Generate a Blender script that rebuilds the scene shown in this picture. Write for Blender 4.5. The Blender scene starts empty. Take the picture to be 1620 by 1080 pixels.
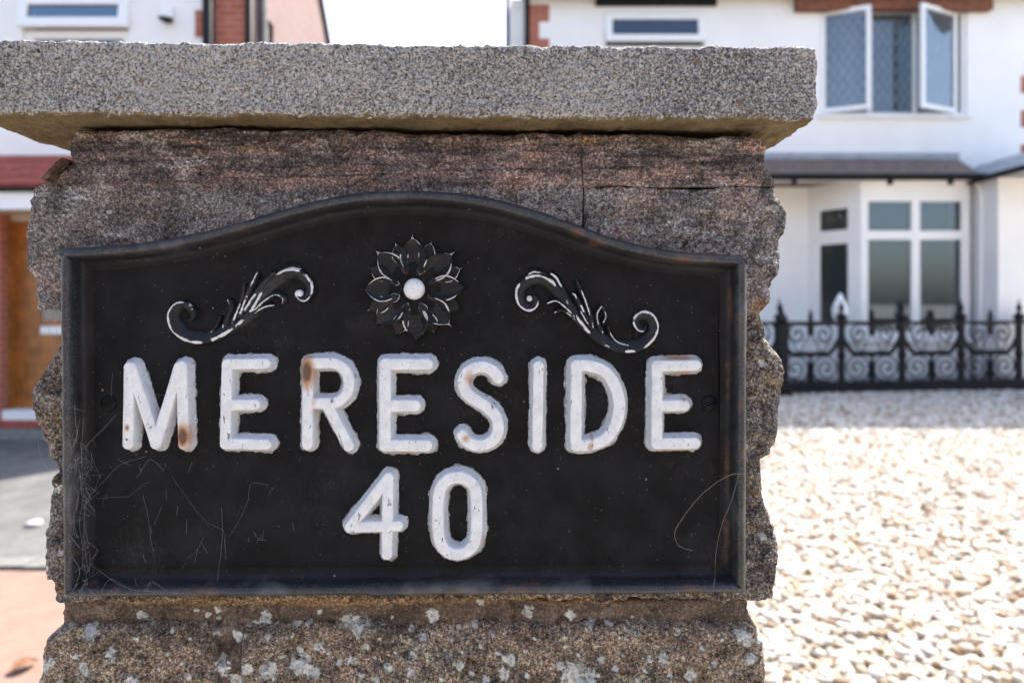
import bpy, bmesh, math, random
import numpy as np
from mathutils import Vector, Matrix

random.seed(7)
rng = np.random.default_rng(7)
S = bpy.context.scene
COL = S.collection

# ------------------------------------------------------------------ camera
EYE = 1.35            # camera height above the gravel (m)
FPX = 1080.0          # focal length in photograph pixels (24 mm on 36 mm, 1620 px wide)
HOR = 480.0           # row of the horizon in the photograph
cam_d = bpy.data.cameras.new('camera')
cam_d.lens = 24.0
cam_d.sensor_width = 36.0
cam_d.shift_y = -60.0 / 1620.0
cam_d.clip_start = 0.02
cam_d.clip_end = 2000.0
cam_d.dof.use_dof = True
cam_d.dof.focus_distance = 0.466
cam_d.dof.aperture_fstop = 5.8
cam = bpy.data.objects.new('camera', cam_d)
cam.location = (0, 0, EYE)
cam.rotation_euler = (math.radians(90), 0, 0)
COL.objects.link(cam)
S.camera = cam

# ------------------------------------------------------------------ sky + sun
SUN_EL, SUN_AZ = 51.0, 37.0      # azimuth measured to the right of the view direction (+Y)
w = bpy.data.worlds.new('World')
S.world = w
w.use_nodes = True
nt = w.node_tree
nt.nodes.clear()
sky = nt.nodes.new('ShaderNodeTexSky')
sky.sky_type = 'NISHITA'
sky.sun_disc = False
sky.sun_elevation = math.radians(SUN_EL)
sky.sun_rotation = math.radians(SUN_AZ)
sky.air_density = 1.0
sky.dust_density = 3.0
sky.ozone_density = 1.0
bg = nt.nodes.new('ShaderNodeBackground')
bg.inputs['Strength'].default_value = 0.145
wo = nt.nodes.new('ShaderNodeOutputWorld')
nt.links.new(sky.outputs[0], bg.inputs[0])
nt.links.new(bg.outputs[0], wo.inputs[0])

sun_d = bpy.data.lights.new('sun', 'SUN')
sun_d.energy = 3.8
sun_d.angle = math.radians(0.53)
sun_d.color = (1.0, 0.95, 0.87)
sun = bpy.data.objects.new('sun', sun_d)
a, e = math.radians(SUN_AZ), math.radians(SUN_EL)
to_sun = Vector((math.sin(a) * math.cos(e), math.cos(a) * math.cos(e), math.sin(e)))
sun.rotation_euler = to_sun.to_track_quat('Z', 'Y').to_euler()
sun.location = to_sun * 30
COL.objects.link(sun)

S.view_settings.view_transform = 'Standard'
S.view_settings.look = 'None'
S.view_settings.exposure = 1.85
S.view_settings.gamma = 1.0
S.view_settings.use_curve_mapping = False
S.cycles.max_bounces = 8
S.cycles.diffuse_bounces = 4
S.cycles.glossy_bounces = 3
S.cycles.transparent_max_bounces = 12
S.cycles.caustics_reflective = False
S.cycles.caustics_refractive = False

# ------------------------------------------------------------------ helpers
def P(px, py, d):
    """photograph pixel at depth d (m) -> world point"""
    return Vector(((px - 810.0) / FPX * d, d, EYE + (HOR - py) / FPX * d))

def _hash(ix, iy, iz, seed):
    h = (ix.astype(np.int64) * 374761393 + iy.astype(np.int64) * 668265263 + iz.astype(np.int64) * 2147483647 + seed * 974711) & 0xFFFFFFFF
    h = ((h ^ (h >> 13)) * 1274126177) & 0xFFFFFFFF
    h = (h ^ (h >> 16)) & 0xFFFFFFFF
    h = (h * 2246822519) & 0xFFFFFFFF
    h = h ^ (h >> 15)
    return (h & 0xFFFFFF).astype(np.float64) / 0xFFFFFF * 2 - 1

def vnoise(p, seed=0):
    i = np.floor(p).astype(np.int64)
    f = p - i
    f = f * f * f * (f * (f * 6 - 15) + 10)
    r = 0
    for dx in (0, 1):
        wx = f[:, 0] if dx else 1 - f[:, 0]
        for dy in (0, 1):
            wy = f[:, 1] if dy else 1 - f[:, 1]
            for dz in (0, 1):
                wz = f[:, 2] if dz else 1 - f[:, 2]
                r = r + wx * wy * wz * _hash(i[:, 0] + dx, i[:, 1] + dy, i[:, 2] + dz, seed)
    return r

def fbm(p, octaves=4, seed=0, gain=0.5):
    r, a_, s = 0, 1.0, 1.0
    for o in range(octaves):
        r = r + a_ * vnoise(p * s, seed + o * 17)
        a_ *= gain
        s *= 2.03
    return r

def link(name, me, mat, parent=None, base=None):
    o = bpy.data.objects.new(name, me)
    COL.objects.link(o)
    if mat is not None and len(me.materials) == 0:
        me.materials.append(mat)
    if parent is not None:
        o.parent = parent
    return o

def tag(o, label=None, cat=None, group=None, kind=None):
    if label: o['label'] = label
    if cat: o['category'] = cat
    if group: o['group'] = group
    if kind: o['kind'] = kind
    return o

def empty(name, loc):
    o = bpy.data.objects.new(name, None)
    o.empty_display_size = 0.1
    o.location = loc
    COL.objects.link(o)
    return o

def origin_of(parent):
    v = Vector((0, 0, 0))
    while parent is not None:
        v += parent.location
        parent = parent.parent
    return v

class MB:
    """mesh builder in world coordinates"""
    def __init__(s):
        s.v, s.f = [], []
    def box(s, x0, x1, y0, y1, z0, z1, bev=0.0):
        b = len(s.v)
        for z in (z0, z1):
            s.v += [(x0, y0, z), (x1, y0, z), (x1, y1, z), (x0, y1, z)]
        s.f += [tuple(b + i for i in q) for q in ((3, 2, 1, 0), (4, 5, 6, 7), (0, 1, 5, 4), (1, 2, 6, 5), (2, 3, 7, 6), (3, 0, 4, 7))]
        return s
    def quad(s, a, b_, c, d):
        b = len(s.v)
        s.v += [tuple(a), tuple(b_), tuple(c), tuple(d)]
        s.f.append((b, b + 1, b + 2, b + 3))
        return s
    def hexa(s, p):
        """8 corners: bottom ring then top ring"""
        b = len(s.v)
        s.v += [tuple(q) for q in p]
        s.f += [tuple(b + i for i in q) for q in ((3, 2, 1, 0), (4, 5, 6, 7), (0, 1, 5, 4), (1, 2, 6, 5), (2, 3, 7, 6), (3, 0, 4, 7))]
        return s
    def beam(s, a, b_, wx, wz, up=(0, 0, 1)):
        a, b_ = Vector(a), Vector(b_)
        t = (b_ - a).normalized()
        n = t.cross(Vector(up))
        if n.length < 1e-6: n = t.cross(Vector((1, 0, 0)))
        n.normalize()
        u = n.cross(t)
        c = [(-1, -1), (1, -1), (1, 1), (-1, 1)]
        return s.hexa([a + n * (x * wx / 2) + u * (y * wz / 2) for x, y in c] + [b_ + n * (x * wx / 2) + u * (y * wz / 2) for x, y in c])
    def tube(s, pts, r, n=6, cap=True):
        pts = [Vector(p) for p in pts]
        m = len(pts)
        rs = r if isinstance(r, (list, tuple)) else [r] * m
        b = len(s.v)
        prev = None
        for i, p in enumerate(pts):
            t = (pts[min(i + 1, m - 1)] - pts[max(i - 1, 0)]).normalized()
            if prev is None:
                u = t.orthogonal().normalized()
            else:
                u = (prev - t * prev.dot(t)).normalized()
            prev = u
            v = t.cross(u)
            for k in range(n):
                an = 2 * math.pi * k / n
                s.v.append(tuple(p + (u * math.cos(an) + v * math.sin(an)) * rs[i]))
        for i in range(m - 1):
            for k in range(n):
                k2 = (k + 1) % n
                s.f.append((b + i * n + k, b + i * n + k2, b + (i + 1) * n + k2, b + (i + 1) * n + k))
        if cap:
            s.f.append(tuple(b + k for k in range(n))[::-1])
            s.f.append(tuple(b + (m - 1) * n + k for k in range(n)))
        return s
    def lathe(s, prof, c, n=10):
        b = len(s.v)
        for r, z in prof:
            for k in range(n):
                an = 2 * math.pi * k / n
                s.v.append((c[0] + r * math.cos(an), c[1] + r * math.sin(an), c[2] + z))
        for i in range(len(prof) - 1):
            for k in range(n):
                k2 = (k + 1) % n
                s.f.append((b + i * n + k, b + i * n + k2, b + (i + 1) * n + k2, b + (i + 1) * n + k))
        s.f.append(tuple(b + k for k in range(n))[::-1])
        s.f.append(tuple(b + (len(prof) - 1) * n + k for k in range(n)))
        return s
    def mesh(s, name, off=(0, 0, 0)):
        me = bpy.data.meshes.new(name)
        o = Vector(off)
        me.from_pydata([tuple(Vector(v) - o) for v in s.v], [], s.f)
        me.update()
        return me
    def build(s, name, mat, parent=None, smooth=False):
        me = s.mesh(name, origin_of(parent))
        if smooth:
            me.shade_smooth()
        return link(name, me, mat, parent)

def np_mesh(name, V, F, mat, parent=None, smooth=True, attrs=None):
    off = np.array(origin_of(parent))
    me = bpy.data.meshes.new(name)
    V = np.asarray(V, dtype=np.float64) - off
    F = np.asarray(F, dtype=np.int32)
    me.vertices.add(len(V))
    me.vertices.foreach_set('co', V.astype(np.float32).ravel())
    k = F.shape[1]
    me.loops.add(F.size)
    me.loops.foreach_set('vertex_index', F.ravel())
    me.polygons.add(len(F))
    me.polygons.foreach_set('loop_start', np.arange(0, F.size, k, dtype=np.int32))
    me.update(calc_edges=True)
    me.validate()
    if smooth:
        me.shade_smooth()
    for nm, arr in (attrs or {}).items():
        at = me.attributes.new(nm, 'FLOAT', 'POINT')
        at.data.foreach_set('value', np.asarray(arr, dtype=np.float32))
    return link(name, me, mat, parent)

def catmull(pts, n=8, closed=False):
    pts = [np.array(p, float) for p in pts]
    m = len(pts)
    out = []
    rngi = range(m if closed else m - 1)
    for i in rngi:
        if closed:
            p0, p1, p2, p3 = pts[(i - 1) % m], pts[i], pts[(i + 1) % m], pts[(i + 2) % m]
        else:
            p0, p1, p2, p3 = pts[max(i - 1, 0)], pts[i], pts[i + 1], pts[min(i + 2, m - 1)]
        for k in range(n):
            t = k / n
            out.append(0.5 * ((2 * p1) + (-p0 + p2) * t + (2 * p0 - 5 * p1 + 4 * p2 - p3) * t * t + (-p0 + 3 * p1 - 3 * p2 + p3) * t ** 3))
    if not closed:
        out.append(pts[-1])
    return out

# ------------------------------------------------------------------ materials
class NT:
    def __init__(s, name):
        s.m = bpy.data.materials.new(name)
        s.m.use_nodes = True
        s.t = s.m.node_tree
        s.t.nodes.clear()
        s.out = s.t.nodes.new('ShaderNodeOutputMaterial')
        s.b = s.t.nodes.new('ShaderNodeBsdfPrincipled')
        s.t.links.new(s.b.outputs[0], s.out.inputs[0])
        s.tc = s.t.nodes.new('ShaderNodeTexCoord')
    def n(s, typ, **kw):
        x = s.t.nodes.new(typ)
        for k, v in kw.items():
            setattr(x, k, v)
        return x
    def l(s, a, b):
        s.t.links.new(a, b)
    def val(s, sock, v):
        if isinstance(v, bpy.types.NodeSocket):
            s.l(v, sock)
        else:
            sock.default_value = v
    def coord(s, scale=(1, 1, 1), world=False):
        mp = s.n('ShaderNodeMapping')
        if world:
            g = s.n('ShaderNodeNewGeometry')
            s.l(g.outputs['Position'], mp.inputs[0])
        else:
            s.l(s.tc.outputs['Object'], mp.inputs[0])
        mp.inputs['Scale'].default_value = scale
        return mp.outputs[0]
    def noise(s, scale, detail=4, rough=0.55, co=None, dist=0.0):
        x = s.n('ShaderNodeTexNoise')
        x.inputs['Scale'].default_value = scale
        x.inputs['Detail'].default_value = detail
        x.inputs['Roughness'].default_value = rough
        x.inputs['Distortion'].default_value = dist
        s.l(co if co is not None else s.coord(), x.inputs['Vector'])
        return x.outputs['Fac']
    def voronoi(s, scale, co=None, feature='F1', out='Distance', rnd=1.0):
        x = s.n('ShaderNodeTexVoronoi', feature=feature)
        x.inputs['Scale'].default_value = scale
        x.inputs['Randomness'].default_value = rnd
        s.l(co if co is not None else s.coord(), x.inputs['Vector'])
        return x.outputs[out]
    def ramp(s, fac, stops, interp='LINEAR'):
        r = s.n('ShaderNodeValToRGB')
        cr = r.color_ramp
        cr.interpolation = interp
        while len(cr.elements) < len(stops):
            cr.elements.new(0.5)
        for el, (p, c) in zip(cr.elements, stops):
            el.position = p
            el.color = (*c, 1) if len(c) == 3 else c
        s.l(fac, r.inputs[0])
        return r.outputs[0]
    def step(s, fac, lo, hi):
        r = s.n('ShaderNodeMapRange', interpolation_type='SMOOTHSTEP')
        s.val(r.inputs['Value'], fac)
        r.inputs['From Min'].default_value = lo
        r.inputs['From Max'].default_value = hi
        return r.outputs[0]
    def math(s, op, a, b=0.0):
        x = s.n('ShaderNodeMath', operation=op)
        s.val(x.inputs[0], a)
        s.val(x.inputs[1], b)
        return x.outputs[0]
    def mix(s, fac, a, b, blend='MIX'):
        x = s.n('ShaderNodeMix', data_type='RGBA', blend_type=blend)
        s.val(x.inputs[0], fac)
        for sock, v in ((x.inputs[6], a), (x.inputs[7], b)):
            if isinstance(v, bpy.types.NodeSocket): s.l(v, sock)
            else: sock.default_value = (*v, 1)
        return x.outputs[2]
    def bump(s, h, strength=0.5, dist=0.001, nrm=None):
        x = s.n('ShaderNodeBump')
        x.inputs['Strength'].default_value = strength
        x.inputs['Distance'].default_value = dist
        s.l(h, x.inputs['Height'])
        if nrm is not None: s.l(nrm, x.inputs['Normal'])
        return x.outputs[0]
    def attr(s, name):
        x = s.n('ShaderNodeAttribute')
        x.attribute_name = name
        return x.outputs['Fac']
    def set(s, color=None, rough=None, nrm=None, spec=None, metal=None):
        if color is not None:
            if isinstance(color, bpy.types.NodeSocket): s.l(color, s.b.inputs['Base Color'])
            else: s.b.inputs['Base Color'].default_value = (*color, 1)
        if rough is not None: s.val(s.b.inputs['Roughness'], rough)
        if spec is not None: s.val(s.b.inputs['Specular IOR Level'], spec)
        if metal is not None: s.val(s.b.inputs['Metallic'], metal)
        if nrm is not None: s.l(nrm, s.b.inputs['Normal'])
        return s.m

def plain(name, color, rough=0.6, var=0.12, scale=6.0, spec=0.3, bump=0.0):
    m = NT(name)
    n1 = m.noise(scale, 5, 0.6)
    f = m.step(n1, 0.3, 0.7)
    c = m.mix(f, tuple(x * (1 - var) for x in color), tuple(min(1, x * (1 + var)) for x in color))
    nrm = m.bump(m.noise(scale * 12, 3), 0.3, bump) if bump else None
    return m.set(c, rough, nrm, spec)

def stone_mat(name, dark, mid, light, accent, laminae=0.0, grain=1.0, accent_amt=0.7, bedded=False):
    """weathered sandstone: colour patches, grain, pores, bedding lines; lichen crusts and clean ochre patches come from the stones' own maps"""
    m = NT(name)
    co = m.coord()
    big = m.noise(13, 5, 0.62, co)
    med = m.noise(70, 6, 0.7, co)
    fine = m.noise(480, 3, 0.75, co)
    grit = m.noise(1050, 2, 0.6, co)
    c = m.ramp(med, [(0.32, dark), (0.5, mid), (0.68, light)])
    c = m.mix(m.math('MULTIPLY', m.step(m.noise(24, 5, 0.65, m.coord((1.0, 1.0, 1.7))), 0.46, 0.66), accent_amt), c, accent)
    if laminae:
        lam = m.noise(13, 8, 0.72, m.coord((0.5, 0.5, 9.0)), 0.5)
        lf = m.math('MULTIPLY', m.step(lam, 0.46, 0.62), laminae)
        if bedded:
            bd = m.attr('bed')
            br_ = m.ramp(med, [(0.32, (0.080, 0.062, 0.057)), (0.5, (0.18, 0.140, 0.130)), (0.68, (0.29, 0.225, 0.205))])
            pk = m.mix(m.step(m.noise(30, 5, 0.65, m.coord((0.6, 1.0, 2.2))), 0.48, 0.64), br_, (0.36, 0.235, 0.195))
            c = m.mix(m.step(m.math('ADD', bd, m.math('MULTIPLY', m.math('SUBTRACT', m.noise(18, 5, 0.7, m.coord((0.7, 1, 2.0))), 0.5), 1.6)), 0.35, 0.65), c, pk)
            lf = m.math('MULTIPLY', lf, bd)
        c = m.mix(lf, c, tuple(x * 0.5 for x in dark))
    c = m.mix(m.math('MULTIPLY', m.step(m.noise(13, 7, 0.72, co), 0.50, 0.60), 0.62), c, tuple(x * 0.8 for x in dark))
    pale = m.noise(26, 7, 0.75, m.coord((0.8, 1.0, 1.8)))
    c = m.mix(m.math('MULTIPLY', m.step(pale, 0.53, 0.64), 0.6), c, tuple(min(0.5, x * 1.5) for x in light))
    oc = m.math('ADD', m.attr('ochre'), m.math('MULTIPLY', m.math('SUBTRACT', m.noise(150, 5, 0.7, co), 0.5), 0.9))
    occ = m.ramp(m.noise(100, 4, 0.7, co), [(0.3, (0.19, 0.115, 0.058)), (0.7, (0.33, 0.215, 0.12))])
    c = m.mix(m.math('MULTIPLY', m.step(oc, 0.35, 0.75), 0.85), c, occ)
    # mineral grains: multiply the colour up and down
    gm_ = m.ramp(fine, [(0.36, (0.22, 0.22, 0.22)), (0.455, (0.72, 0.72, 0.72)), (0.53, (1.05, 1.05, 1.05)), (0.65, (2.3, 2.3, 2.3))])
    gr_ = m.ramp(grit, [(0.34, (0.3, 0.3, 0.3)), (0.46, (0.85, 0.85, 0.85)), (0.55, (1.1, 1.1, 1.1)), (0.68, (2.0, 2.0, 2.0))])
    c = m.mix(grain, c, gm_, 'MULTIPLY')
    c = m.mix(grain * 0.85, c, gr_, 'MULTIPLY')
    h = m.math('ADD', m.math('MULTIPLY', fine, 1.0), m.math('MULTIPLY', grit, 0.6))
    ln = m.math('ADD', m.math('MULTIPLY', m.math('SUBTRACT', m.noise(150, 6, 0.85, co), 0.5), 3.2), m.attr('lichen'))
    lk = m.math('MULTIPLY', m.step(ln, 0.40, 0.56), m.step(m.noise(520, 3, 0.7, co), 0.28, 0.46))
    lk = m.math('MULTIPLY', lk, m.step(m.attr('lichen'), 0.02, 0.12))
    lc = m.ramp(m.noise(300, 3), [(0.3, (0.40, 0.395, 0.355)), (0.7, (0.74, 0.735, 0.69))])
    c = m.mix(lk, c, lc)
    h = m.math('ADD', h, m.math('MULTIPLY', lk, 0.6))
    return m.set(c, 0.95, m.bump(h, 0.9, 0.0018), 0.12)

M = {}
M['stone_b'] = stone_mat('grey_pink_sandstone', (0.095, 0.087, 0.083), (0.20, 0.183, 0.173), (0.33, 0.305, 0.285), (0.32, 0.235, 0.21), 0.95, 0.9, 0.7, True)
M['stone_a'] = M['stone_b']
M['stone_c'] = stone_mat('dark_grey_sandstone', (0.072, 0.065, 0.060), (0.155, 0.138, 0.124), (0.30, 0.262, 0.22), (0.25, 0.18, 0.115), 0.0, 1.0, 0.6)
M['stone_f'] = stone_mat('lichened_brown_sandstone', (0.072, 0.059, 0.048), (0.215, 0.168, 0.125), (0.39, 0.31, 0.23), (0.38, 0.27, 0.20), 0.0, 1.0, 0.65)
M['mortar'] = stone_mat('brown_mortar', (0.10, 0.074, 0.057), (0.14, 0.105, 0.083), (0.20, 0.155, 0.12), (0.18, 0.12, 0.092), 0.0, 0.55)

def concrete_mat():
    m = NT('weathered_cast_concrete')
    co = m.coord()
    big = m.noise(9, 4, 0.6, co)
    fine = m.noise(500, 3, 0.75, co, 0.4)
    grit = m.noise(1000, 2, 0.6, co)
    c = m.ramp(big, [(0.34, (0.175, 0.164, 0.152)), (0.50, (0.25, 0.235, 0.218)), (0.66, (0.34, 0.32, 0.295))])
    c = m.mix(m.math('MULTIPLY', m.step(fine, 0.50, 0.60), 0.8), c, (0.56, 0.54, 0.51))
    c = m.mix(m.math('MULTIPLY', m.step(fine, 0.47, 0.385), 0.82), c, (0.045, 0.042, 0.040))
    c = m.mix(m.math('MULTIPLY', m.step(grit, 0.58, 0.72), 0.7), c, (0.5, 0.48, 0.45))
    c = m.mix(m.math('MULTIPLY', m.step(grit, 0.42, 0.30), 0.8), c, (0.018, 0.016, 0.015))
    # rusty grains
    v = m.n('ShaderNodeTexVoronoi'); v.inputs['Scale'].default_value = 70
    m.l(co, v.inputs['Vector'])
    sep = m.n('ShaderNodeSeparateColor'); m.l(v.outputs['Color'], sep.inputs[0])
    k = m.math('MULTIPLY', m.step(v.outputs['Distance'], 0.22, 0.12), m.step(sep.outputs[0], 0.86, 0.9))
    c = m.mix(m.math('MULTIPLY', k, 0.7), c, (0.20, 0.105, 0.06))
    # underside turned ochre: warm light bounced from the ground put into the colour
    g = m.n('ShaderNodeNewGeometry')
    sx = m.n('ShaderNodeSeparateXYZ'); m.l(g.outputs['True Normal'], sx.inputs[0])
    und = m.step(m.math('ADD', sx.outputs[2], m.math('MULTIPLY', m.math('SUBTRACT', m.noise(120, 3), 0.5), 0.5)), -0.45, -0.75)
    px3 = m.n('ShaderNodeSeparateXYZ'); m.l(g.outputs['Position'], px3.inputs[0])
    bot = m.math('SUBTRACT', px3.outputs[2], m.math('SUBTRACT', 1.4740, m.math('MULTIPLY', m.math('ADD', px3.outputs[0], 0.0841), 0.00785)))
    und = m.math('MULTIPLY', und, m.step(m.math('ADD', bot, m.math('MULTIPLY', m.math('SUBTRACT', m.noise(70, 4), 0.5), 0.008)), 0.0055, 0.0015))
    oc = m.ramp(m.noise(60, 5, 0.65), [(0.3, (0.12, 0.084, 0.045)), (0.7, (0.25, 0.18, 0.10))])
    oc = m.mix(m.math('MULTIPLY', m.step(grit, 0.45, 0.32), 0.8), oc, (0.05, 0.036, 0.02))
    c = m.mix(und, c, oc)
    h = m.math('ADD', fine, m.math('MULTIPLY', grit, 0.7))
    return m.set(c, 0.95, m.bump(h, 0.8, 0.0016), 0.12)
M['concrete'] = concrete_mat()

def black_paint_mat(name, rustiness=0.0, base=(0.0030, 0.0032, 0.0042), spec=0.14):
    m = NT(name)
    co = m.coord()
    n1 = m.noise(40, 5, 0.6, co)
    c = m.mix(m.step(n1, 0.35, 0.7), base, tuple(x * 1.9 + 0.003 for x in base))
    # dusty film
    c = m.mix(m.math('MULTIPLY', m.step(m.noise(300, 4, 0.7, co), 0.56, 0.80), 0.28), c, (0.035, 0.034, 0.033))
    # tiny chips that show white undercoat
    v = m.n('ShaderNodeTexVoronoi'); v.inputs['Scale'].default_value = 130
    m.l(co, v.inputs['Vector'])
    sep = m.n('ShaderNodeSeparateColor'); m.l(v.outputs['Color'], sep.inputs[0])
    k = m.math('MULTIPLY', m.step(v.outputs['Distance'], 0.13, 0.05), m.step(sep.outputs[0], 0.84, 0.90))
    c = m.mix(m.math('MULTIPLY', m.math('MULTIPLY', k, sep.outputs[1]), 0.6), c, (0.40, 0.385, 0.36))
    v2 = m.n('ShaderNodeTexVoronoi'); v2.inputs['Scale'].default_value = 420
    m.l(co, v2.inputs['Vector'])
    sep2 = m.n('ShaderNodeSeparateColor'); m.l(v2.outputs['Color'], sep2.inputs[0])
    k3 = m.math('MULTIPLY', m.step(v2.outputs['Distance'], 0.22, 0.10), m.step(sep2.outputs[0], 0.90, 0.95))
    c = m.mix(m.math('MULTIPLY', m.math('MULTIPLY', k3, sep2.outputs[1]), 0.4), c, (0.30, 0.29, 0.28))
    dst = m.math('MULTIPLY', m.step(m.noise(15, 6, 0.7, m.coord((1, 1, 1.3))), 0.50, 0.72), m.step(m.noise(700, 3, 0.7, m.coord((1, 1, 0.35))), 0.38, 0.70))
    c = m.mix(m.math('MULTIPLY', dst, 0.6), c, (0.036, 0.034, 0.033) if not spec > 0.25 else (0.075, 0.072, 0.070))
    rough = m.step(m.noise(90, 4, 0.6, co), 0.2, 0.9)
    rough = m.math('ADD', m.math('MULTIPLY', rough, 0.22), 0.40)
    if rustiness:
        r1 = m.step(m.noise(34, 5, 0.65, m.coord((1.0, 1, 1.0))), 0.62 - 0.1 * rustiness, 0.72)
        rc = m.ramp(m.noise(220, 4, 0.7, co), [(0.3, (0.055, 0.027, 0.017)), (0.7, (0.15, 0.066, 0.034))])
        cr_ = m.attr('crest')
        c = m.mix(m.math('MULTIPLY', m.math('MULTIPLY', r1, 0.7), cr_), c, rc)
        r2 = m.step(m.noise(21, 5, 0.6, m.coord((1.3, 1, 0.8))), 0.54, 0.68)
        c = m.mix(m.math('MULTIPLY', m.math('MULTIPLY', r2, 0.7), cr_), c, (0.085, 0.081, 0.080))
        dd = m.step(m.noise(900, 3, 0.7, co), 0.50, 0.66)
        c = m.mix(m.math('MULTIPLY', m.math('MULTIPLY', dd, 0.6), cr_), c, (0.11, 0.105, 0.10))
    rs = m.attr('rust')
    rc2 = m.ramp(m.noise(260, 4, 0.7, co), [(0.3, (0.045, 0.024, 0.016)), (0.7, (0.13, 0.058, 0.034))])
    c = m.mix(m.math('MULTIPLY', m.step(m.math('ADD', rs, m.math('MULTIPLY', m.math('SUBTRACT', m.noise(120, 6, 0.75), 0.5), 1.8)), 0.35, 0.85), 0.7), c, rc2)
    wh = m.attr('white')
    wn = m.noise(300, 5, 0.8, co)
    k2 = m.step(m.math('ADD', wh, m.math('MULTIPLY', m.math('SUBTRACT', wn, 0.5), 1.5)), 0.52, 0.62)
    c = m.mix(k2, c, (0.60, 0.59, 0.58))
    h = m.math('ADD', m.noise(150, 4, 0.6, co), m.math('MULTIPLY', m.noise(700, 3, 0.6, co), 0.35))
    return m.set(c, rough, m.bump(h, 0.30, 0.0008), spec if not rustiness else m.math('ADD', m.math('MULTIPLY', m.attr('crest'), 0.45), 0.2))
M['plate'] = black_paint_mat('chipped_black_paint')
M['rim'] = black_paint_mat('rusty_black_paint', 1.0, (0.0036, 0.0038, 0.005))
M['ornament'] = black_paint_mat('worn_black_ornament_paint', 0.0, (0.0042, 0.0046, 0.0062), 0.30)

def white_paint_mat():
    m = NT('flaking_white_paint')
    co = m.coord()
    c = m.mix(m.step(m.noise(120, 5, 0.65, co), 0.3, 0.7), (0.62, 0.62, 0.62), (0.75, 0.75, 0.74))
    # dirt in the brush marks and scratches down to the black
    sc = m.noise(260, 4, 0.75, m.coord((1.0, 1.0, 0.4)), 0.6)
    c = m.mix(m.math('MULTIPLY', m.step(sc, 0.61, 0.66), 0.85), c, (0.03, 0.03, 0.033))
    c = m.mix(m.math('MULTIPLY', m.step(m.noise(480, 3, 0.7, co), 0.57, 0.72), 0.45), c, (0.22, 0.21, 0.2))
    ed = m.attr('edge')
    c = m.mix(m.math('MULTIPLY', m.step(ed, 0.05, 0.5), 0.5), c, (0.40, 0.415, 0.44))  # greyer bevels: thin dirty paint, with the steep sides' shade put into the colour
    k = m.step(m.math('ADD', ed, m.math('MULTIPLY', m.math('SUBTRACT', m.noise(330, 4, 0.75, co), 0.5), 1.2)), 0.74, 0.98)
    c = m.mix(m.math('MULTIPLY', k, 0.75), c, (0.10, 0.098, 0.095))
    rs = m.attr('rust')
    rn = m.math('ADD', rs, m.math('MULTIPLY', m.math('SUBTRACT', m.noise(200, 4, 0.7, co), 0.5), 0.35))
    c = m.mix(m.math('MULTIPLY', m.step(rn, 0.12, 0.9), 0.9), c, (0.40, 0.17, 0.05))
    c = m.mix(m.math('MULTIPLY', m.step(rn, 0.72, 1.05), 0.85), c, (0.07, 0.035, 0.025))
    h = m.math('ADD', m.noise(170, 4, 0.6, m.coord((1, 1, 0.45))), m.math('MULTIPLY', m.noise(600, 2), 0.3))
    return m.set(c, 0.5, m.bump(h, 0.6, 0.0014), 0.4)
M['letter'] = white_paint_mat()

M['render'] = plain('white_painted_render', (0.79, 0.785, 0.77), 0.85, 0.04, 1.2, 0.2, 0.004)
M['upvc'] = plain('white_upvc', (0.80, 0.80, 0.79), 0.35, 0.02, 3, 0.45)
M['black'] = plain('black_gloss_paint', (0.012, 0.012, 0.014), 0.6, 0.3, 20, 0.15)
M['iron'] = plain('black_painted_iron', (0.0075, 0.008, 0.0105), 0.5, 0.3, 20, 0.2)
M['timber'] = plain('red_brown_timber', (0.17, 0.065, 0.035), 0.6, 0.25, 8, 0.3)
M['lead'] = plain('grey_lead_flashing', (0.30, 0.32, 0.35), 0.55, 0.2, 9, 0.4)
M['door'] = plain('orange_brown_varnished_wood', (0.33, 0.125, 0.03), 0.35, 0.28, 7, 0.4)
M['redtile'] = plain('dull_red_clay_tile', (0.33, 0.085, 0.06), 0.8, 0.25, 9, 0.2, 0.003)
M['cream'] = plain('cream_paint', (0.62, 0.49, 0.37), 0.6, 0.06, 5, 0.3)
M['slate'] = plain('brown_grey_slate', (0.17, 0.125, 0.105), 0.8, 0.3, 12, 0.25, 0.003)
M['roof'] = plain('dark_roof_tile', (0.10, 0.065, 0.055), 0.85, 0.3, 12, 0.2, 0.003)
M['step'] = plain('grey_stone_step', (0.22, 0.21, 0.20), 0.85, 0.15, 12, 0.2)
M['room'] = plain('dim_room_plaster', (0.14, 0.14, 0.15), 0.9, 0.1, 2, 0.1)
M['blind'] = plain('grey_blind_slat', (0.33, 0.34, 0.345), 0.5, 0.04, 5, 0.3)
M['curtain'] = plain('pale_blue_curtain', (0.33, 0.38, 0.46), 0.9, 0.1, 5, 0.1)
M['leadcame'] = plain('lead_came', (0.30, 0.32, 0.35), 0.5, 0.1, 5, 0.4)
M['tarmac'] = plain('worn_grey_tarmac', (0.118, 0.116, 0.112), 0.9, 0.18, 5, 0.2, 0.004)
M['asphalt'] = plain('dark_asphalt', (0.055, 0.055, 0.055), 0.9, 0.2, 5, 0.2, 0.004)
M['ground'] = plain('pale_concrete_ground', (0.30, 0.285, 0.26), 0.9, 0.12, 0.7, 0.2, 0.004)
M['paver'] = plain('pink_paving', (0.215, 0.137, 0.108), 0.9, 0.09, 9, 0.2, 0.002)
M['kerb'] = plain('pale_kerb_stone', (0.155, 0.15, 0.142), 0.9, 0.15, 9, 0.2, 0.003)
M['thread'] = plain('grey_spider_silk', (0.36, 0.36, 0.36), 0.6, 0.05, 50, 0.3)
M['hair'] = plain('pale_hair', (0.50, 0.42, 0.34), 0.4, 0.05, 50, 0.4)

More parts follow.
